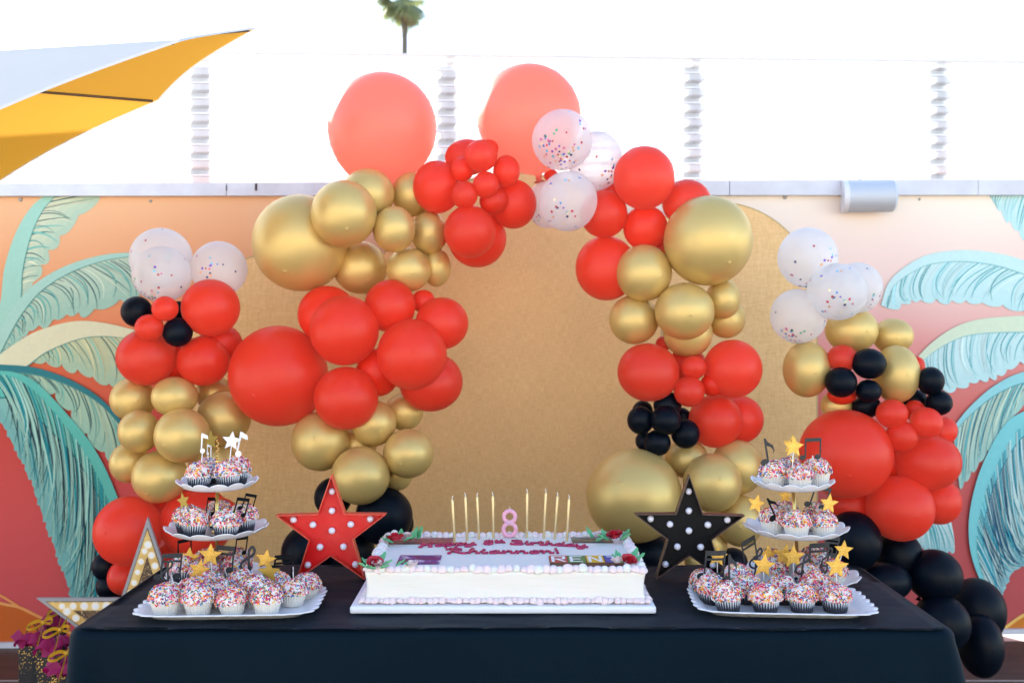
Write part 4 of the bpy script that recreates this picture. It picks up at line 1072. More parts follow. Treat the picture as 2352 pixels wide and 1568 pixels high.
def ring(cx, cz, rx, rz, r): 
    pts = [Vector((cx + rx * math.cos(a), 0, cz + rz * math.sin(a))) for a in [2 * math.pi * i / 28 for i in range(28)]]
    n = 28; vv = []; ff = []
    for i, p in enumerate(pts):
        d = (pts[(i + 1) % n] - pts[i - 1]).normalized(); a = Vector((0, 1, 0)); c_ = d.cross(a)
        for j in range(10):
            w = 2 * math.pi * j / 10; vv.append(p + a * math.cos(w) * r + c_ * math.sin(w) * r)
    for i in range(n):
        for j in range(10): ff.append((i * 10 + j, i * 10 + (j + 1) % 10, ((i + 1) % n) * 10 + (j + 1) % 10, ((i + 1) % n) * 10 + j))
    b.add(vv, ff)
ring(0, 47 * k8, 13 * k8, 13 * k8, 4.9 * k8); ring(0, 17.5 * k8, 14.2 * k8, 14.5 * k8, 5.1 * k8)
put("numeral", b.mesh("numeral", M_PCANDLE, True, True), t)
b = MB(); b.tube([(0, 0, 63 * k8), (0.0005, 0, 67 * k8), (0.0, 0, 70 * k8)], [0.0015, 0.001, 0.0008], 6); put("wick", b.mesh("wick", M_WICK, True), t)
b = MB(); b.tube([(0, 0, 0.001), (0, 0, -0.02)], 0.0012, 6); put("pick", b.mesh("pick", M_PCANDLE, True), t)

# ------------------------------------------------------------------ cupcakes
def sprinkle_mesh(seed):
    r = random.Random(seed); b = MB()
    pal = [lin(245, 240, 236)] * 7 + [lin(232, 40, 120)] * 3 + [lin(205, 20, 45)] * 3 + [lin(245, 120, 20)] * 3 + [lin(246, 195, 30)] * 3 + [lin(10, 115, 75)] * 3 + [lin(25, 95, 180)] * 2 + [lin(95, 40, 130)] * 2 + [lin(250, 170, 190)] * 2
    for k in range(600):
        z = r.uniform(-0.1, 1) ; a = r.uniform(0, 2 * math.pi)
        ph = math.acos(max(-0.3, min(1, z)))
        n = Vector((math.sin(ph) * math.cos(a), math.sin(ph) * math.sin(a), math.cos(ph)))
        lump = 1 + 0.05 * math.sin(n.x * 5 + seed) * math.sin(n.y * 6 + seed * 2) 
        p = Vector((n.x * 0.0355, n.y * 0.0355, 0.029 + n.z * 0.0325)) * 1.0
        p = Vector((p.x * lump, p.y * lump, 0.029 + (p.z - 0.029) * lump)) + n * r.uniform(-0.0002, 0.0012)
        t = n.orthogonal().normalized(); t.rotate(Matrix.Rotation(r.uniform(0, math.pi), 3, n)); t = (t + n * r.uniform(-0.25, 0.35)).normalized()
        u = t.cross(n).normalized(); w = u.cross(t)
        ln, wd = r.uniform(0.0027, 0.0040), 0.00108
        vv = [p + t * (ln * s) * q + (u * math.cos(c) + w * math.sin(c)) * wd * f for s, q, f in ((-1, 1, 0.6), (-1, 0.8, 1), (1, 0.8, 1), (1, 1, 0.6)) for c in (0.0, math.pi / 2, math.pi, 3 * math.pi / 2)]
        ff = [(i * 4 + j, i * 4 + (j + 1) % 4, i * 4 + 4 + (j + 1) % 4, i * 4 + 4 + j) for i in range(3) for j in range(4)] + [(3, 2, 1, 0), (12, 13, 14, 15)]
        b.add(vv, ff, 0, pal[r.randrange(len(pal))])
    return b.mesh("sprinkles", M_PAINT, False)
SPR = [sprinkle_mesh(s) for s in (1, 2, 3, 4, 5)]
M_FROST = mat("white_frosting", (0.78, 0.74, 0.72, 1), 0.5); M_CHOC = mat("chocolate_cake", (0.035, 0.018, 0.013, 1), 0.7)
def dome(seed):
    b = MB()
    prof = [(0.027, 0.026), (0.034, 0.0255), (0.0352, 0.029)] + [(0.0355 * math.cos(t), 0.029 + 0.0325 * math.sin(t)) for t in [math.pi / 2 * k / 9 for k in range(1, 9)]] + [(0.0005, 0.0616)]
    def fl(r, z, an, t):
        nx, ny = r * math.cos(an) / 0.0355, r * math.sin(an) / 0.0355
        lump = 1 + 0.05 * math.sin(nx * 5 + seed) * math.sin(ny * 6 + seed * 2)
        return r * lump * 0.985, 0.029 + (z - 0.029) * lump * 0.985
    b.lathe(prof, 28, fl=fl, cap=False); return b.mesh("frosting", M_FROST, True)
DOM = [dome(s) for s in (1, 2, 3, 4, 5)]
def wrapper_mat(dark):
    if not dark:
        m = mat("white_paper_case", (0.80, 0.76, 0.69, 1), 0.6); translucent_mix(m, 0.15, (0.8, 0.7, 0.55, 1)); return m
    m = mat("dark_stained_paper_case", (0.1, 0.1, 0.1, 1), 0.45)
    tc = N(m, "ShaderNodeTexCoord"); sx = N(m, "ShaderNodeSeparateXYZ"); L(m, tc.outputs["Object"], sx.inputs[0])
    at = N(m, "ShaderNodeMath", operation='ARCTAN2'); L(m, sx.outputs["Y"], at.inputs[0]); L(m, sx.outputs["X"], at.inputs[1])
    mu = N(m, "ShaderNodeMath", operation='MULTIPLY'); L(m, at.outputs[0], mu.inputs[0]); mu.inputs[1].default_value = 30.0
    co = N(m, "ShaderNodeMath", operation='COSINE'); L(m, mu.outputs[0], co.inputs[0])
    h = N(m, "ShaderNodeMath", operation='MULTIPLY_ADD'); L(m, co.outputs[0], h.inputs[0]); h.inputs[1].default_value = 0.0085; L(m, sx.outputs["Z"], h.inputs[2])
    nz = noise(m, tc.outputs["Object"], 90, 3); h2 = N(m, "ShaderNodeMath", operation='MULTIPLY_ADD'); L(m, nz.outputs[0], h2.inputs[0]); h2.inputs[1].default_value = 0.012; L(m, h.outputs[0], h2.inputs[2])
    mr = N(m, "ShaderNodeMapRange"); mr.inputs["From Min"].default_value = 0.010; mr.inputs["From Max"].default_value = 0.040; L(m, h2.outputs[0], mr.inputs[0])
    L(m, ramp(m, mr.outputs[0], [(0.25, (0.022, 0.017, 0.022, 1)), (0.55, (0.07, 0.08, 0.1, 1)), (0.68, (0.42, 0.45, 0.5, 1)), (1.0, (0.6, 0.62, 0.66, 1))]).outputs[0], bsdf(m).inputs["Base Color"])
    return m
def wrapper(m, nm_):
    b = MB()
    def fl(r, z, an, t): return r * (1 + 0.028 * (0.4 + 0.6 * t) * (1 if int(round(an / (2 * math.pi) * 120)) % 4 in (0, 1) else -1)), z + (0.0006 * math.sin(an * 9) if t > 0.9 else 0)
    b.lathe([(0.0242, 0.0), (0.0264, 0.011), (0.0290, 0.022), (0.0318, 0.034)], 120, fl=fl); return b.mesh(nm_, m, False)
WRP = {0: wrapper(wrapper_mat(False), "paper_case"), 1: wrapper(wrapper_mat(True), "paper_case")}
CORE = {0: M_FROST, 1: M_CHOC}
CUPS = {}
crnd = random.Random(5)
def cupcake(x, y, z, dark, label, group, s=1.0):
    k = crnd.randrange(5); t = empty("cupcake", (x, y, z), (crnd.gauss(0, 0.045), crnd.gauss(0, 0.045), crnd.uniform(0, 6.3))); tag(t, label, "cupcake", group); s *= crnd.uniform(0.95, 1.05); t.scale = (s, s, s * crnd.uniform(0.90, 1.08))
    put("paper_case", WRP[dark], t); put("frosting", DOM[k], t, (0, 0, 0.0035)); tag(put("sprinkles", SPR[k], t, (0, 0, 0.0035)), kind="stuff")
    return t

# scalloped plates
def plate_mb(r, lobes, depth=0.017, th=0.0025):
    b = MB(); seg = lobes * 8
    prof = [(0.001, 0), (0.5 * r, 0), (0.72 * r, 0.0012), (0.84 * r, depth * 0.35), (0.93 * r, depth * 0.75), (0.985 * r, depth * 0.98), (1.0 * r, depth)]
    def fl(rr, z, an, t):
        k = max(0.0, (rr / r - 0.72) / 0.28); s = abs(math.cos(an * lobes / 2)) ** 0.8
        return rr * (1 - 0.05 * k * (1 - s)), z + 0.008 * k * k * (s - 0.5)
    full = prof + [(p[0] * (1.0 if i else 1.004), p[1] - th * (1 if i else 0.5)) for i, p in enumerate(prof[::-1])]
    b.lathe(full, seg, fl=fl, cap=False); return b
def stand(cx, D, zs, rs, xoff, ztop, label):
    t = empty("cupcake_stand", (cx, D, TOP)); tag(t, label, "cupcake stand")
    for z, r, xo in zip(zs, rs, xoff):
        put("scalloped_plate", plate_mb(r, 14).mesh("scalloped_plate", M_WHITE, True), t, (xo, 0, z - TOP), (0, 0, rnd.uniform(0, 1)))
    b = MB(); b.tube([(xoff[0], 0, zs[0] - TOP), (xoff[1], 0, zs[1] - TOP), (xoff[2], 0, zs[2] - TOP + 0.03)], 0.0045, 12); put("pole", b.mesh("pole", M_GOLDPOLE, True), t)
    b = MB(); x = xoff[2]; z0 = zs[2] - TOP + 0.03; z1 = ztop - TOP
    b.lathe([(0.005, z0), (0.006, z0 + 0.004), (0.003, z0 + 0.01), (0.0035, z1 - 0.06), (0.006, z1 - 0.055), (0.003, z1 - 0.048)], 12, off=(x, 0, 0))
    b.tube([(x + 0.004 * math.cos(a) * (1 - i / 44 * 0.5), 0.004 * math.sin(a), z1 - 0.05 + 0.05 * i / 32) for i, a in enumerate([k * 0.75 for k in range(33)])], 0.0017, 6)
    put("finial", b.mesh("finial", M_GOLDPOLE, True), t)
    for z, xo in zip(zs[:2], xoff[:2]):
        b = MB(); b.lathe([(0.012, 0.0), (0.012, 0.004), (0.006, 0.008)], 16, off=(xo, 0, z - TOP)); put("collar", b.mesh("collar", M_GOLDPOLE, True, True, 40), t)
DS = 2.5
zz_ = lambda y: CAM_Z - (y - HY) * DS / F
xl = lambda px: (px - CX) * DS / F
LX, RX_ = xl(497), xl(1833)
pz = lambda y: zz_(y) - 0.012
LZ = [TOP + 0.004, pz(1212), pz(1107)]; RZ = [TOP + 0.004, pz(1212), pz(1107)]
stand(LX, DS, LZ, [0.124, 0.128, 0.102], [0, 0.001, 0.003], zz_(1010), "three-tier white scalloped cupcake stand with gold pole at left")
stand(RX_, DS, RZ, [0.147, 0.130, 0.104], [0.004, -0.006, -0.014], zz_(1008), "three-tier white scalloped cupcake stand with gold pole at right")
# scalloped trays
def tray_mb(w, d):
    b = MB(); seg = 240
    def se(a, rw, rd, lobes, amp, k):
        c, s = math.cos(a), math.sin(a); n = 6.0
        q = (abs(c) ** n + abs(s) ** n) ** (-1 / n)
        x, y = rw * c * q, rd * s * q
        return x, y
    per = [0.0]
    ring0 = [se(2 * math.pi * i / seg, w / 2, d / 2, 0, 0, 0) for i in range(seg)]
    for i in range(1, seg): per.append(per[-1] + math.hypot(ring0[i][0] - ring0[i - 1][0], ring0[i][1] - ring0[i - 1][1]))
    tot = per[-1] + math.hypot(ring0[0][0] - ring0[-1][0], ring0[0][1] - ring0[-1][1]); lob = round(tot / 0.034)
    rings = []
    for ins, z, k in [(0.5, 0.004, 0), (0.044, 0.004, 0), (0.034, 0.006, 0), (0.022, 0.014, 0.2), (0.010, 0.0175, 0.6), (0.0, 0.0185, 1.0), (0.0, 0.0165, 1.0), (0.012, 0.0145, 0.6), (0.026, 0.010, 0.2), (0.036, 0.0005, 0), (0.5, 0.0005, 0)]:
        row = []
        for i in range(seg):
            x, y = ring0[i]
            if ins >= 0.5: row.append((x * 0.02, y * 0.02, z)); continue
            s = abs(math.cos(math.pi * lob * per[i] / tot)) ** 0.8
            f = ins + 0.008 * k * (1 - s)
            row.append((x * (1 - f / (w / 2)), y * (1 - f / (d / 2)), z + 0.002 * k * (s - 0.5)))
        rings.append(row)
    vv = [p for r_ in rings for p in r_]
    ff = [(i * seg + k, i * seg + (k + 1) % seg, (i + 1) * seg + (k + 1) % seg, (i + 1) * seg + k) for i in range(len(rings) - 1) for k in range(seg)]
    b.add(vv, ff); return b
tray_me = tray_mb(0.405, 0.255).mesh("serving_tray", M_WHITE, True, True)
for cx, cy, rz, lb in ((-0.632, 2.262, 0.05, "white scalloped rectangular tray of white-cased cupcakes at left"), (0.610, 2.275, -0.07, "white scalloped rectangular tray of dark-cased cupcakes at right")):
    tag(put("serving_tray", tray_me, None, (cx, cy, TOP), (0, 0, rz)), lb, "tray", "scalloped serving trays")
TRZ = TOP + 0.0045
col4 = ["first from the left", "second from the left", "second from the right", "rightmost"]
for row, D, xs_, rn in ((0, 2.197, (-0.764, -0.692, -0.616, -0.541), "front row"), (1, 2.262, (-0.727, -0.655, -0.579, -0.500), "middle row"), (2, 2.327, (-0.703, -0.632, -0.556, -0.482), "back row")):
    for k, x in enumerate(xs_):
        cupcake(x, D + (0.0 if row == 0 else 0.012 * (k - 1.5) * 0.5), TRZ, 0, "white-cased sprinkle cupcake, %s in the %s of the left tray" % (col4[k], rn), "cupcakes on the left tray")
for row, D, xs_, rn in ((0, 2.222, (0.484, 0.566, 0.647, 0.722), "front row"), (1, 2.292, (0.459, 0.540, 0.622, 0.700), "middle row"), (2, 2.358, (0.458, 0.532), "back row")):
    for k, x in enumerate(xs_):
        nmk = col4[k] if len(xs_) == 4 else ("left one", "right one")[k]
        cupcake(x, D, TRZ, 1, "dark-cased sprinkle cupcake, %s in the %s of the right tray" % (nmk, rn), "cupcakes on the right tray")
def ring_cups(cx, z, items, dark, which, side):
    for (dx, dy, where) in items:
        cupcake(cx + dx, DS + dy, z + 0.003, dark, "%s-cased sprinkle cupcake on the %s tier of the %s stand, %s" % ("dark" if dark else "white", which, side, where), "cupcakes on the %s stand" % side)
ring_cups(LX + 0.003, LZ[2], [(-0.037, -0.035, "front left"), (0.036, -0.033, "front right"), (-0.034, 0.038, "back left"), (0.036, 0.038, "back right")], 1, "top", "left")
ring_cups(LX, LZ[1], [(-0.036, -0.062, "front left"), (0.041, -0.060, "front right"), (-0.071, -0.005, "far left"), (-0.015, 0.07, "back"), (0.066, 0.012, "far right")], 1, "middle", "left")
ring_cups(LX, LZ[0], [(-0.008, -0.072, "front"), (0.062, -0.036, "front right"), (-0.072, -0.03, "front left"), (0.045, 0.052, "back right"), (-0.04, 0.06, "back left")], 1, "bottom", "left")
ring_cups(RX_ - 0.012, RZ[2], [(-0.055, -0.018, "left"), (0.002, -0.052, "front"), (0.058, -0.012, "right"), (0.004, 0.05, "back")], 0, "top", "right")
ring_cups(RX_ - 0.004, RZ[1], [(-0.018, -0.066, "front left"), (0.052, -0.052, "front right"), (-0.066, -0.018, "far left"), (-0.012, 0.062, "back"), (0.058, 0.028, "far right")], 0, "middle", "right")
ring_cups(RX_ + 0.004, RZ[0], [(-0.075, -0.042, "front left"), (-0.004, -0.085, "front centre"), (0.066, -0.058, "front right"), (-0.06, 0.045, "back left"), (0.05, 0.055, "back right"), (-0.005, 0.03, "middle")], 0, "bottom", "right")

# ------------------------------------------------------------------ cupcake toppers
def star_poly(R, r=None, rot=0.0):
    r = r or R * 0.382
    return [((R if k % 2 == 0 else r) * math.sin(rot + math.pi * k / 5), (R if k % 2 == 0 else r) * math.cos(rot + math.pi * k / 5)) for k in range(10)]
def ell(cx, cz, rx, rz, rot=0.0, n=18):
    return [(cx + rx * math.cos(a) * math.cos(rot) - rz * math.sin(a) * math.sin(rot), cz + rx * math.cos(a) * math.sin(rot) + rz * math.sin(a) * math.cos(rot)) for a in [2 * math.pi * k / n for k in range(n)]]
def card(kind, h):
    """a paper figure of height h centred on the origin, in the xz plane"""
    b = MB(); t = 0.0007
    if kind == 'star': b.prism(star_poly(h / 1.81, h / 1.81 * 0.46), -t, t)
    elif kind == 'eighth':
        b.prism(ell(-0.12 * h, -0.38 * h, 0.16 * h, 0.12 * h, 0.3), -t, t)
        b.prism([(-0.02 * h, -0.38 * h), (0.05 * h, -0.38 * h), (0.02 * h, 0.5 * h), (-0.05 * h, 0.5 * h)], -t * 0.9, t * 0.9)
        b.prism([(0.02 * h, 0.5 * h), (0.08 * h, 0.36 * h), (0.26 * h, 0.22 * h), (0.30 * h, 0.02 * h), (0.24 * h, -0.1 * h), (0.26 * h, 0.04 * h), (0.16 * h, 0.16 * h), (0.02 * h, 0.22 * h)], -t * 0.8, t * 0.8)
    elif kind in ('beam', 'beam2'):
        for x, dz in ((-0.36, -0.06), (0.32, 0.0)):
            b.prism(ell((x - 0.08) * h, (-0.38 + dz) * h, 0.15 * h, 0.115 * h, 0.25), -t, t)
            b.prism([(x * h, (-0.38 + dz) * h), ((x + 0.065) * h, (-0.38 + dz) * h), ((x + 0.065) * h, (0.48 + dz) * h), (x * h, (0.48 + dz) * h)], -t * 0.9, t * 0.9)
        b.prism([(-0.36 * h, 0.27 * h), (0.385 * h, 0.33 * h), (0.385 * h, 0.5 * h), (-0.36 * h, 0.44 * h)], -t * 0.8, t * 0.8)
        if kind == 'beam2': b.prism([(-0.36 * h, 0.10 * h), (0.385 * h, 0.16 * h), (0.385 * h, 0.24 * h), (-0.36 * h, 0.18 * h)], -t * 0.8, t * 0.8)
    elif kind == 'treble':
        c = [(0.02, -0.02), (0.09, -0.10), (0.02, -0.20), (-0.12, -0.17), (-0.16, -0.02), (-0.04, 0.14), (0.09, 0.26), (0.13, 0.40), (0.07, 0.50), (0.0, 0.40), (0.0, 0.22), (0.04, -0.1), (0.07, -0.34), (0.02, -0.48), (-0.09, -0.46), (-0.10, -0.36)]
        pts = [(p.x * h * 1.15, 0, p.y * h) for p in catmull([(a, b_, 0) for a, b_ in c], 80)]
        b.tube(pts, [0.036 * h * (0.75 + 0.35 * math.sin(math.pi * i / 80)) for i in range(81)], 6, up=(0, 1, 0), flat=1.0)
        b.v = [(x, y * (0.0008 / (0.036 * h)), z) for x, y, z in b.v]
        b.prism(ell(-0.075 * h, -0.38 * h, 0.06 * h, 0.06 * h), -t * 1.1, t * 1.1)
    elif kind == 'flag':
        b.prism(ell(0.02 * h, -0.30 * h, 0.11 * h, 0.11 * h), -t, t); b.prism([(-0.06 * h, -0.4 * h), (-0.01 * h, -0.4 * h), (0.02 * h, 0.5 * h), (-0.05 * h, 0.5 * h)], -t * .9, t * .9)
        b.prism([(0.0, 0.5 * h), (0.22 * h, 0.40 * h), (0.26 * h, 0.24 * h), (0.0, 0.30 * h)], -t * .8, t * .8)
    return b
CARDS = {}
KN = {'star': ("star_topper", "star", "star topper"), 'eighth': ("music_note_topper", "note", "note topper"), 'beam': ("music_note_topper", "note", "note topper"), 'beam2': ("music_note_topper", "note", "note topper"), 'treble': ("treble_clef_topper", "clef", "clef topper"), 'flag': ("music_note_topper", "note", "note topper")}
def topper(kind, m, px, py, hpx, D, label, yaw=0.0, roll=0.0, stick=None):
    """stick = picture point where the stick enters the cupcake"""
    h = hpx * D / F; c = P(px, py, D)
    s = P(stick[0], stick[1], D) if stick else c - Vector((0, 0, h * 0.9))
    nme, part, cat = KN[kind]
    t = tag(empty(nme, s), label, cat, "paper cupcake toppers")
    key = (kind, m.name, round(hpx))
    if key not in CARDS: CARDS[key] = card(kind, h).mesh(part, m, False, True)
    put(part, CARDS[key], t, c - s, (0, roll, yaw))
    top = c - s
    if kind != 'star': top = top - Vector((0, 0, h * 0.34))
    top = top + Vector((0, 0.0022, 0))
    low = Vector((0, 0.0022, -0.018)) 
    b = MB(); b.tube([low, top], 0.0013, 6); put("stick", b.mesh("stick", M_STICK, True), t)
def zc(x, y): return 301 + 0.3 * x, 969 + 0.3 * y
def zd(x, y): return 1571.2 + 0.3 * x, 987.8 + 0.3 * y
def tl(kind, m, x, y, h, D, label, sx, sy, yaw=0, roll=0):
    a = zc(x, y); s = zc(sx, sy); topper(kind, m, a[0], a[1], h * 0.335, D, label, yaw, roll, s)
def tr(kind, m, x, y, h, D, label, sx, sy, yaw=0, roll=0):
    a = zd(x, y); s = zd(sx, sy); topper(kind, m, a[0], a[1], h * 0.335, D, label, yaw, roll, s)
tl('flag', M_CARDW, 545, 170, 150, 2.47, "white backed flag note topper, leftmost on the left stand's top tier", 530, 320, 0.2, 0.03)
tl('flag', M_CARDW, 586, 215, 80, 2.53, "small white backed note topper on the left stand's top tier", 590, 330, 1.0, 0)
tl('star', M_DKGOLD, 610, 140, 130, 2.54, "gold star topper seen edge-on at the left stand's top", 608, 330, 1.05, 0)
tl('star', M_CARDW, 770, 145, 122, 2.46, "white backed star topper on the left stand's top tier", 744, 325, 0.1, 0.12)
tl('flag', M_CARDW, 828, 180, 190, 2.48, "white backed slanted note topper, rightmost on the left stand's top", 806, 330, 0.3, 0.18)
tl('star', M_DKGOLD, 400, 605, 112, 2.46, "dull gold star topper on the left stand's middle tier", 440, 680, -0.5, -0.25)
tl('beam', M_BLACKCARD, 610, 645, 130, 2.5, "black note topper seen edge-on on the left stand's middle tier", 585, 730, 1.25, 0.25)
tl('beam', M_BLACKCARD, 842, 650, 135, 2.45, "black double note topper on the left stand's middle tier, nearer one", 830, 720, 0.85, 0.3)
tl('beam', M_BLACKCARD, 902, 612, 120, 2.5, "black double note topper at the middle tier's far right, left stand", 870, 700, 0.8, 0.35)
tl('beam', M_BLACKCARD, 408, 965, 135, 2.5, "black double note topper behind the stars, left stand bottom tier", 430, 1060, 0.7, 0)
tl('star', M_GLGOLD, 442, 1040, 140, 2.46, "gold glitter star topper, left one of three on the left stand's bottom tier", 440, 1130, 0.1, 0.1)
tl('star', M_GLGOLD, 607, 1020, 152, 2.40, "gold glitter star topper, highest on the left stand's bottom tier", 620, 1180, 0, 0.05)
tl('star', M_GLGOLD, 520, 1130, 136, 2.33, "gold glitter star topper low before the left stand's bottom tier", 518, 1250, 0.2, 0.25)
tl('beam2', M_GLBLACK, 715, 1045, 190, 2.42, "large black glitter double note topper beside the left stand's pole", 745, 1170, -0.3, 0.1)
tl('treble', M_GLBLACK, 893, 1085, 240, 2.36, "black glitter treble clef topper right of the left stand's pole", 892, 1230, 0, 0.12)
tl('beam', M_BLACKCARD, 842, 945, 130, 2.5, "black note topper behind, under the left stand's middle plate", 850, 1040, 0.9, 0.15)
tl('beam2', M_GLBLACK, 305, 1100, 180, 2.34, "black glitter double note topper at the left tray's back left", 330, 1220, 0.3, 0.1)
tl('treble', M_GLBLACK, 274, 1165, 190, 2.28, "black glitter treble clef topper at the left tray's left side", 272, 1275, 0.1, 0.1)
tl('star', M_GLGOLD, 1030, 1052, 134, 2.36, "bright gold star topper on the left tray's right side", 1068, 1130, 0, 0.2)
tl('star', M_DKGOLD, 1055, 1150, 132, 2.28, "dull gold star topper below the bright one on the left tray", 1050, 1240, 0.1, 0.02)
tl('beam2', M_BLACKCARD, 1165, 1115, 190, 2.38, "dark double note topper on the left tray's far right", 1180, 1230, 0.5, 0.12)
tl('treble', M_BLACKCARD, 1238, 1040, 180, 2.31, "clef topper seen edge-on at the left tray's far right", 1243, 1195, 1.35, 0)
tr('eighth', M_GLBLACK, 632, 165, 185, 2.47, "black glitter eighth note topper at the right stand's top left", 650, 262, 0, -0.12)
tr('star', M_GLGOLD, 822, 112, 128, 2.52, "gold glitter star topper behind its twin atop the right stand", 815, 250, 0.3, 0.15)
tr('star', M_GLGOLD, 840, 128, 128, 2.44, "gold glitter star topper in front atop the right stand", 830, 262, 0, 0.05)
tr('beam', M_GLBLACK, 985, 138, 150, 2.48, "black glitter double note topper at the right stand's top right", 1022, 262, 0, 0.03)
tr('star', M_GLGOLD, 553, 562, 122, 2.46, "gold star topper leaning left off the right stand's middle tier", 600, 632, 0.1, 0.25)
tr('eighth', M_BLACKCARD, 672, 602, 165, 2.44, "black eighth note topper tilted on the right stand's middle tier", 690, 690, 0.2, -0.4)
tr('star', M_GLGOLD, 775, 505, 96, 2.56, "gold star topper tucked under the right stand's top plate", 776, 590, 0, 0.05)
tr('beam', M_GLBLACK, 1040, 512, 165, 2.5, "black glitter double note topper leaning on the right stand's middle tier", 1000, 600, 0.2, 0.35)
tr('star', M_GLGOLD, 1110, 562, 128, 2.47, "gold star topper at the right edge of the right stand's middle tier", 1090, 660, 0.2, 0.15)
tr('beam2', M_GLBLACK, 500, 925, 190, 2.46, "black glitter double note topper, leftmost on the right stand's bottom tier", 560, 1040, 0.6, -0.2)
tr('treble', M_GLBLACK, 545, 1010, 200, 2.40, "black glitter clef topper beside the leftmost note of the right stand", 560, 1110, 0.2, 0.25)
tr('star', M_GLGOLD, 650, 952, 134, 2.46, "gold star topper, left one at the right stand's bottom tier", 650, 1060, 0, -0.1)
tr('star', M_GLGOLD, 768, 962, 156, 2.44, "gold star topper in the middle of the right stand's bottom tier", 770, 1080, 0, 0.25)
tr('star', M_GLGOLD, 838, 968, 150, 2.41, "gold star topper right of the middle one, right stand's bottom tier", 840, 1100, 0, 0.0)
tr('star', M_GLGOLD, 610, 1035, 150, 2.33, "gold star topper lowest over the right tray", 612, 1180, 0.1, 0.15)
tr('beam2', M_GLBLACK, 1030, 962, 190, 2.44, "black glitter double note topper right of the right stand's pole", 1060, 1080, 0.1, 0.05)
tr('beam2', M_GLBLACK, 1125, 890, 150, 2.54, "dark note topper behind, under the right stand's middle plate", 1100, 1000, 0.3, 0.25)
tr('treble', M_GLBLACK, 900, 1055, 200, 2.33, "black glitter treble clef topper before the right stand's pole", 902, 1190, 0.1, 0.3)
tr('treble', M_GLBLACK, 1092, 1000, 190, 2.40, "black glitter treble clef topper on the right stand's right side", 1085, 1130, 0.2, 0.2)
tr('star', M_GLGOLD, 1222, 918, 136, 2.46, "gold star topper jutting farthest right off the right stand", 1180, 990, 0.1, 0.1)
tr('star', M_GLGOLD, 1170, 1042, 148, 2.31, "gold star topper over the right tray's right end", 1168, 1190, 0.1, 0.1)
tr('star', M_GLGOLD, 255, 965, 132, 2.37, "gold star topper behind a note at the right tray's left end", 258, 1100, 0, 0.1)
tr('beam2', M_GLBLACK, 232, 1025, 190, 2.33, "black glitter double note topper at the right tray's left end", 285, 1120, 0.15, 0.1)
tr('eighth', M_GLBLACK, 345, 1060, 200, 2.25, "black glitter eighth note topper at the right tray's front left", 335, 1190, 0.3, 0.05)

# ------------------------------------------------------------------ marquee stars on the table
M_BULB = mat("opal_bulb", (0.80, 0.78, 0.88, 1), 0.3, 0, 0.5)
def marquee(px, py, Rpx, D, depth, mf, mr_, label, yaw, spots):
    R = Rpx * D / F
    c = P(px, py, D); t = tag(empty("marquee_star", (c.x, D, TOP), (math.radians(-3), 0, yaw)), label, "marquee star")
    cz = R * 0.809 + 0.001
    outl = star_poly(R, R * 0.40); inn = [(x * 0.955, z * 0.955) for x, z in outl]
    b = MB(); b.prism([(x * 0.97, z * 0.97 + cz) for x, z in outl], depth - 0.012, depth - 0.006); put("back_panel", b.mesh("back_panel", mf, False, True), t)
    b = MB(); n = 10; vv = []
    for p_, y in ((outl, 0), (outl, depth), (inn, depth), (inn, 0)): vv += [(x, y, z + cz) for x, z in p_]
    b.add(vv, [(q * n + i, q * n + (i + 1) % n, ((q + 1) % 4) * n + (i + 1) % n, ((q + 1) % 4) * n + i) for q in range(4) for i in range(n)])
    put("rim", b.mesh("rim", mr_, False, True), t)
    sph = MB(); sph.lathe([(0.0086 * math.sin(a), -0.0086 * math.cos(a)) for a in [math.pi * k / 12 for k in range(13)]], 18, cap=False); sm = sph.mesh("bulb", M_BULB, True)
    sk = MB(); sk.lathe([(0.0095, -0.004), (0.0095, 0.004), (0.006, 0.006)], 14); skm = sk.mesh("socket", mf, True, True, 40)
    for (dx, dz) in spots:
        o = put("bulb", sm, t, (dx * R, depth - 0.020, dz * R + cz)); put("socket", skm, o, (0, 0.006, 0), (math.radians(90), 0, 0))
spots = [(0, 0.02)] + [(0.345 * math.sin(2 * math.pi * k / 5), 0.02 + 0.345 * math.cos(2 * math.pi * k / 5)) for k in range(5)] + [(0.70 * math.sin(2 * math.pi * k / 5), 0.70 * math.cos(2 * math.pi * k / 5)) for k in range(5)]
M_REDM = mat("red_enamel", (0.70, 0.012, 0.014, 1), 0.25, 0, 0.25); _n = noise(M_REDM, coords(M_REDM), 14, 4)
L(M_REDM, ramp(M_REDM, _n.outputs[0], [(0.35, (0.16, 0.16, 0.16, 1)), (0.6, (0.45, 0.45, 0.45, 1))]).outputs[0], bsdf(M_REDM).inputs["Roughness"])
M_REDR = mat("worn_red_enamel", (0.70, 0.05, 0.025, 1), 0.4); _n = noise(M_REDR, coords(M_REDR, "Object", (4, 4, 1)), 20, 5)
L(M_REDR, ramp(M_REDR, _n.outputs[0], [(0.35, (0.62, 0.02, 0.016, 1)), (0.6, (0.74, 0.085, 0.04, 1))]).outputs[0], bsdf(M_REDR).inputs["Base Color"])
M_BLKM = mat("black_enamel", (0.002, 0.0035, 0.006, 1), 0.4, 0, 0.12); M_BLKR = mat("brown_worn_rim", (0.05, 0.025, 0.02, 1), 0.4)
_n = noise(M_BLKR, coords(M_BLKR, "Object", (2, 2, 6)), 16, 5); L(M_BLKR, ramp(M_BLKR, _n.outputs[0], [(0.35, (0.014, 0.010, 0.010, 1)), (0.65, (0.10, 0.045, 0.032, 1))]).outputs[0], bsdf(M_BLKR).inputs["Base Color"])
marquee(759, 1228, 133, 2.505, 0.04, M_REDM, M_REDR, "glossy red marquee star with white bulbs left of the cake", math.radians(3), spots)
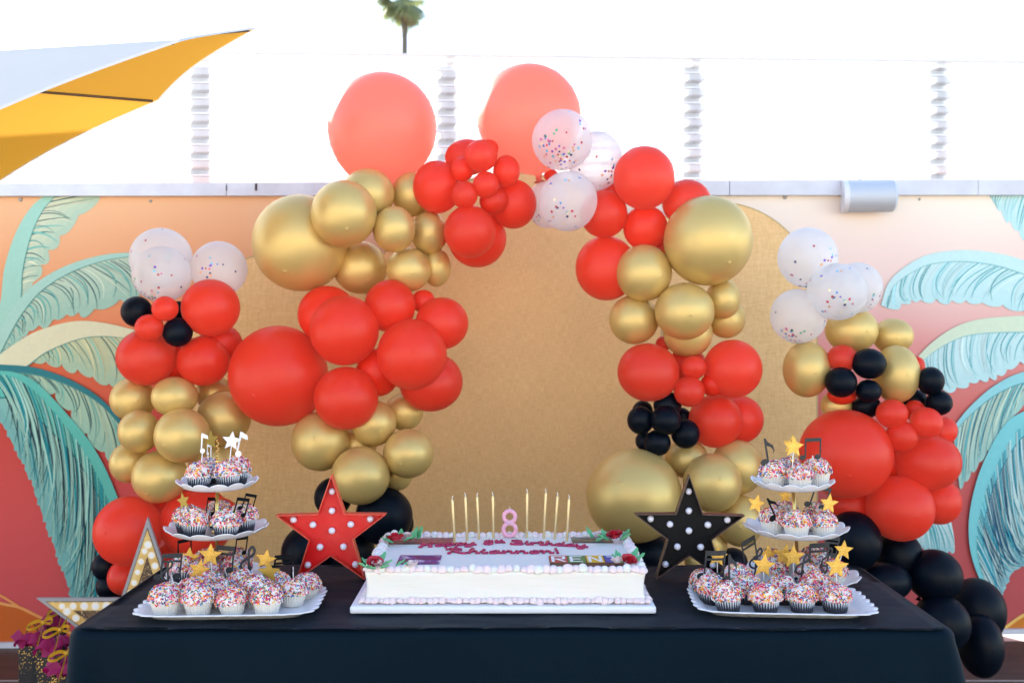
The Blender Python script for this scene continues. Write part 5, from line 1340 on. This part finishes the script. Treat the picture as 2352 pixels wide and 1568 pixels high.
marquee(1585, 1228, 133, 2.505, 0.04, M_BLKM, M_BLKR, "black marquee star with white bulbs right of the cake", math.radians(-4), spots)

# ------------------------------------------------------------------ printed marquee-star cutout standing behind the table at left
SD = 3.42; sk_ = SD / F
cc = P(338.7, 1447, SD); R = 269 * sk_
ct = tag(empty("star_cutout", (cc.x, SD, 0.002)), "large grey-edged cardboard star printed with glowing bulbs behind the table's left end", "star cutout")
cz = R * 0.809
M_CEDGE = mat("grey_board", (0.33, 0.32, 0.33, 1), 0.5)
M_CBAND = mat("warm_printed_band", (0.8, 0.6, 0.25, 1), 0.45); _n = noise(M_CBAND, coords(M_CBAND), 9, 4)
L(M_CBAND, ramp(M_CBAND, _n.outputs[0], [(0.35, lin(206, 148, 66)), (0.55, lin(232, 192, 112)), (0.7, lin(244, 218, 160))]).outputs[0], bsdf(M_CBAND).inputs["Base Color"])
M_CDARK = mat("brown_glitter_print", (0.1, 0.06, 0.04, 1), 0.5); _v = N(M_CDARK, "ShaderNodeTexVoronoi"); _v.inputs["Scale"].default_value = 260; L(M_CDARK, coords(M_CDARK), _v.inputs["Vector"])
L(M_CDARK, ramp(M_CDARK, _v.outputs["Color"], [(0.3, lin(62, 42, 30)), (0.75, lin(128, 94, 62)), (0.95, lin(214, 186, 130))]).outputs[0], bsdf(M_CDARK).inputs["Base Color"])
def slab(scale, y0, y1, m, name, holes=None):
    b = MB(); b.prism([(x * scale, z * scale + cz) for x, z in star_poly(R, R * 0.385)], y0, y1); put(name, b.mesh(name, m, False, True), ct)
slab(1.0, 0.0, 0.012, M_CEDGE, "board"); slab(0.915, -0.0012, 0.001, M_CDARK, "fringe_print"); slab(0.895, -0.0022, -0.0010, M_CBAND, "band_print"); slab(0.665, -0.0032, -0.0020, M_CDARK, "centre_print")
M_GLOW = mat("white_printed_bulb", (0.92, 0.88, 0.86, 1), 0.5); M_HALO = mat("cream_printed_halo", lin(248, 232, 196), 0.5)
dm = MB(); dm.lathe([(0.0085, 0), (0.0085, 0.0002), (0.0001, 0.0002)], 16, cap=False); dme = dm.mesh("printed_bulb", M_GLOW, False)
dh = MB(); dh.lathe([(0.0125, 0), (0.0125, 0.0002), (0.0001, 0.0002)], 18, cap=False); dhe = dh.mesh("printed_halo", M_HALO, False)
mid = star_poly(R * 0.785, R * 0.785 * 0.385)
for i in range(10):
    a, c = Vector((*mid[i], 0)), Vector((*mid[(i + 1) % 10], 0))
    for k in range(6):
        q = a.lerp(c, (k + 0.2) / 6)
        s = rnd.uniform(0.8, 1.25)
        h_ = put("printed_halo", dhe, ct, (q.x, -0.00222, q.y + cz), (math.radians(90), 0, 0), (s, s, 1)); put("printed_bulb", dme, h_, (0, 0, 0.0003))
for i in range(5):
    for rr_ in (0.30, 0.44):
        a = 2 * math.pi * i / 5; put("printed_bulb", dme, ct, (R * rr_ * math.sin(a), -0.0033, R * rr_ * math.cos(a) + cz), (math.radians(90), 0, 0), (1.2, 1.2, 1))
b = MB(); b.box((0, 0.10, 0.004), (0.2, 0.19, 0.006)); b.add([(0.0, 0.013, 0.5), (0.0, 0.19, 0.007), (0.0, 0.013, 0.007), (0.008, 0.013, 0.5), (0.008, 0.19, 0.007), (0.008, 0.013, 0.007)], [(0, 1, 2), (5, 4, 3), (0, 3, 4, 1), (0, 2, 5, 3)]); put("easel_back", b.mesh("easel_back", M_CEDGE, False, True), ct)

# ------------------------------------------------------------------ favour bags on the deck at left
M_BAG = mat("black_paper_bag", (0.010, 0.012, 0.018, 1), 0.45)
_v = N(M_BAG, "ShaderNodeTexVoronoi"); _v.inputs["Scale"].default_value = 130; _c = coords(M_BAG); L(M_BAG, _c, _v.inputs["Vector"])
_nz = noise(M_BAG, _c, 14, 3); _sx = N(M_BAG, "ShaderNodeSeparateXYZ"); L(M_BAG, _c, _sx.inputs[0])
_h = N(M_BAG, "ShaderNodeMapRange"); _h.inputs["From Min"].default_value = 0.14; _h.inputs["From Max"].default_value = 0.29; L(M_BAG, _sx.outputs["Z"], _h.inputs[0])
_t = N(M_BAG, "ShaderNodeMath", operation='MULTIPLY'); L(M_BAG, _h.outputs[0], _t.inputs[0]); L(M_BAG, _nz.outputs[0], _t.inputs[1])
_t2 = N(M_BAG, "ShaderNodeMath", operation='MULTIPLY'); L(M_BAG, _t.outputs[0], _t2.inputs[0]); _t2.inputs[1].default_value = 0.62
_lt = N(M_BAG, "ShaderNodeMath", operation='LESS_THAN'); L(M_BAG, _v.outputs["Distance"], _lt.inputs[0]); L(M_BAG, _t2.outputs[0], _lt.inputs[1])
L(M_BAG, mixc(M_BAG, _lt.outputs[0], (0.010, 0.012, 0.018, 1), (0.75, 0.48, 0.13, 1)), bsdf(M_BAG).inputs["Base Color"]); L(M_BAG, _lt.outputs[0], bsdf(M_BAG).inputs["Metallic"])
M_TISSUE = mat("magenta_tissue", (0.36, 0.004, 0.105, 1), 0.6); translucent_mix(M_TISSUE, 0.3, (0.5, 0.01, 0.16, 1))
M_RIBBON = mat("yellow_satin_ribbon", (0.72, 0.40, 0.03, 1), 0.35); M_CORD = mat("black_cord", (0.01, 0.01, 0.012, 1), 0.6)
def bag(px, D, h, w, dp, yaw, seed, label, bow):
    r = random.Random(seed); x = (px - CX) * D / F
    t = tag(empty("favour_bag", (x, D, 0.001), (0, 0, yaw)), label, "gift bag", "black favour bags")
    b = MB(); rows = []
    for z in (0, h * 0.33, h * 0.66, h):
        k = z / h; dd = dp * (1 - 0.25 * k)
        rows.append([(-w / 2, -dd / 2, z), (0, -dd / 2 - 0.003 * k, z), (w / 2, -dd / 2, z), (w / 2 - 0.012 * k, 0, z), (w / 2, dd / 2, z), (0, dd / 2, z), (-w / 2, dd / 2, z), (-w / 2 + 0.012 * k, 0, z)])
    n = 8; vv = [p for q in rows for p in q]
    b.add(vv, [(i * n + k, i * n + (k + 1) % n, (i + 1) * n + (k + 1) % n, (i + 1) * n + k) for i in range(3) for k in range(n)] + [tuple(range(8))[::-1]])
    put("bag_body", b.mesh("bag_body", M_BAG, False), t)
    b = MB()
    for q in range(5):                     # crumpled tissue sheets fanning out of the mouth
        a0 = r.uniform(0, 6.3); rows = []
        for j in range(9):
            tt = j / 8; row = []
            for i in range(15):
                s = i / 14 * 2 - 1; a = a0 + s * 1.0
                rad = (0.012 + 0.055 * tt) * (1 + 0.16 * math.sin(s * 4 + q) * tt)
                zz = h - 0.03 + 0.125 * tt - 0.02 * abs(s) * tt + 0.012 * math.sin(s * 3.5 + q * 2 + tt * 3) - 0.06 * max(0, tt - 0.6) * 3
                row.append((rad * math.cos(a) * w / 0.09 + r.gauss(0, 0.0005), rad * math.sin(a) * 0.75 + r.gauss(0, 0.0005), zz))
            rows.append(row)
        for j in range(8): b.strip(rows[j], rows[j + 1])
    put("tissue_paper", b.mesh("tissue_paper", M_TISSUE, True), t)
    def ribbon(pts, wd, name):
        C = catmull(pts, 24); A, B = [], []
        for i, p in enumerate(C):
            tt = i / 24; A.append(p + Vector((0, -0.002, wd * 0.75 * (1 - 0.3 * tt)))); B.append(p + Vector((0, 0.004, -wd * 0.75 * (1 - 0.3 * tt))))
        m = MB(); m.strip(A, B); return m
    bx, by, bz = bow
    b = MB(); f = lambda pts: [(bx + p[0], by + p[1], bz + p[2]) for p in pts]
    for pts, wd in (([(0, 0, 0), (-0.02, -0.012, 0.008), (-0.045, -0.012, -0.003), (-0.05, -0.014, -0.014), (-0.03, -0.016, -0.016), (0, -0.006, -0.002)], 0.009), ([(0, 0, 0), (0.015, -0.006, 0.012), (0.03, -0.006, 0.006), (0.02, -0.01, -0.004), (0, -0.004, 0)], 0.009), ([(0, -0.006, 0), (-0.008, -0.02, -0.04), (-0.02, -0.028, -0.09), (-0.012, -0.03, -0.14), (-0.004, -0.032, -0.17)], 0.010), ([(0, -0.004, 0), (0.012, -0.008, 0.02), (0.022, -0.006, 0.035)], 0.008)):
        m = ribbon(f(pts), wd, ""); b.add(m.v, m.f)
    b.box((bx, by - 0.004, bz), (0.010, 0.012, 0.011))
    put("ribbon_bow", b.mesh("ribbon_bow", M_RIBBON, True), t)
    b = MB(); b.tube(catmull([(-w * 0.25, -dp * 0.35, h - 0.01), (-w * 0.2, -dp * 0.45, h + 0.05), (0, -dp * 0.4, h + 0.075), (w * 0.2, -dp * 0.45, h + 0.05), (w * 0.25, -dp * 0.35, h - 0.01)], 16), 0.002, 6); put("handle", b.mesh("handle", M_CORD, True), t)
bag(76, 3.42, 0.295, 0.085, 0.06, 0.35, 1, "black favour bag with magenta tissue, leftmost", (0.035, -0.035, 0.375))
bag(118, 3.24, 0.325, 0.082, 0.06, 0.3, 2, "black favour bag with magenta tissue and the fullest yellow bow", (0.03, -0.035, 0.405))
bag(150, 3.08, 0.31, 0.075, 0.055, 0.25, 3, "black favour bag with magenta tissue against the table's left corner", (0.01, -0.035, 0.385))
bag(123, 3.62, 0.30, 0.085, 0.06, 0.4, 4, "favour bag at the back with tissue touching the star cutout", (0.03, -0.03, 0.36))
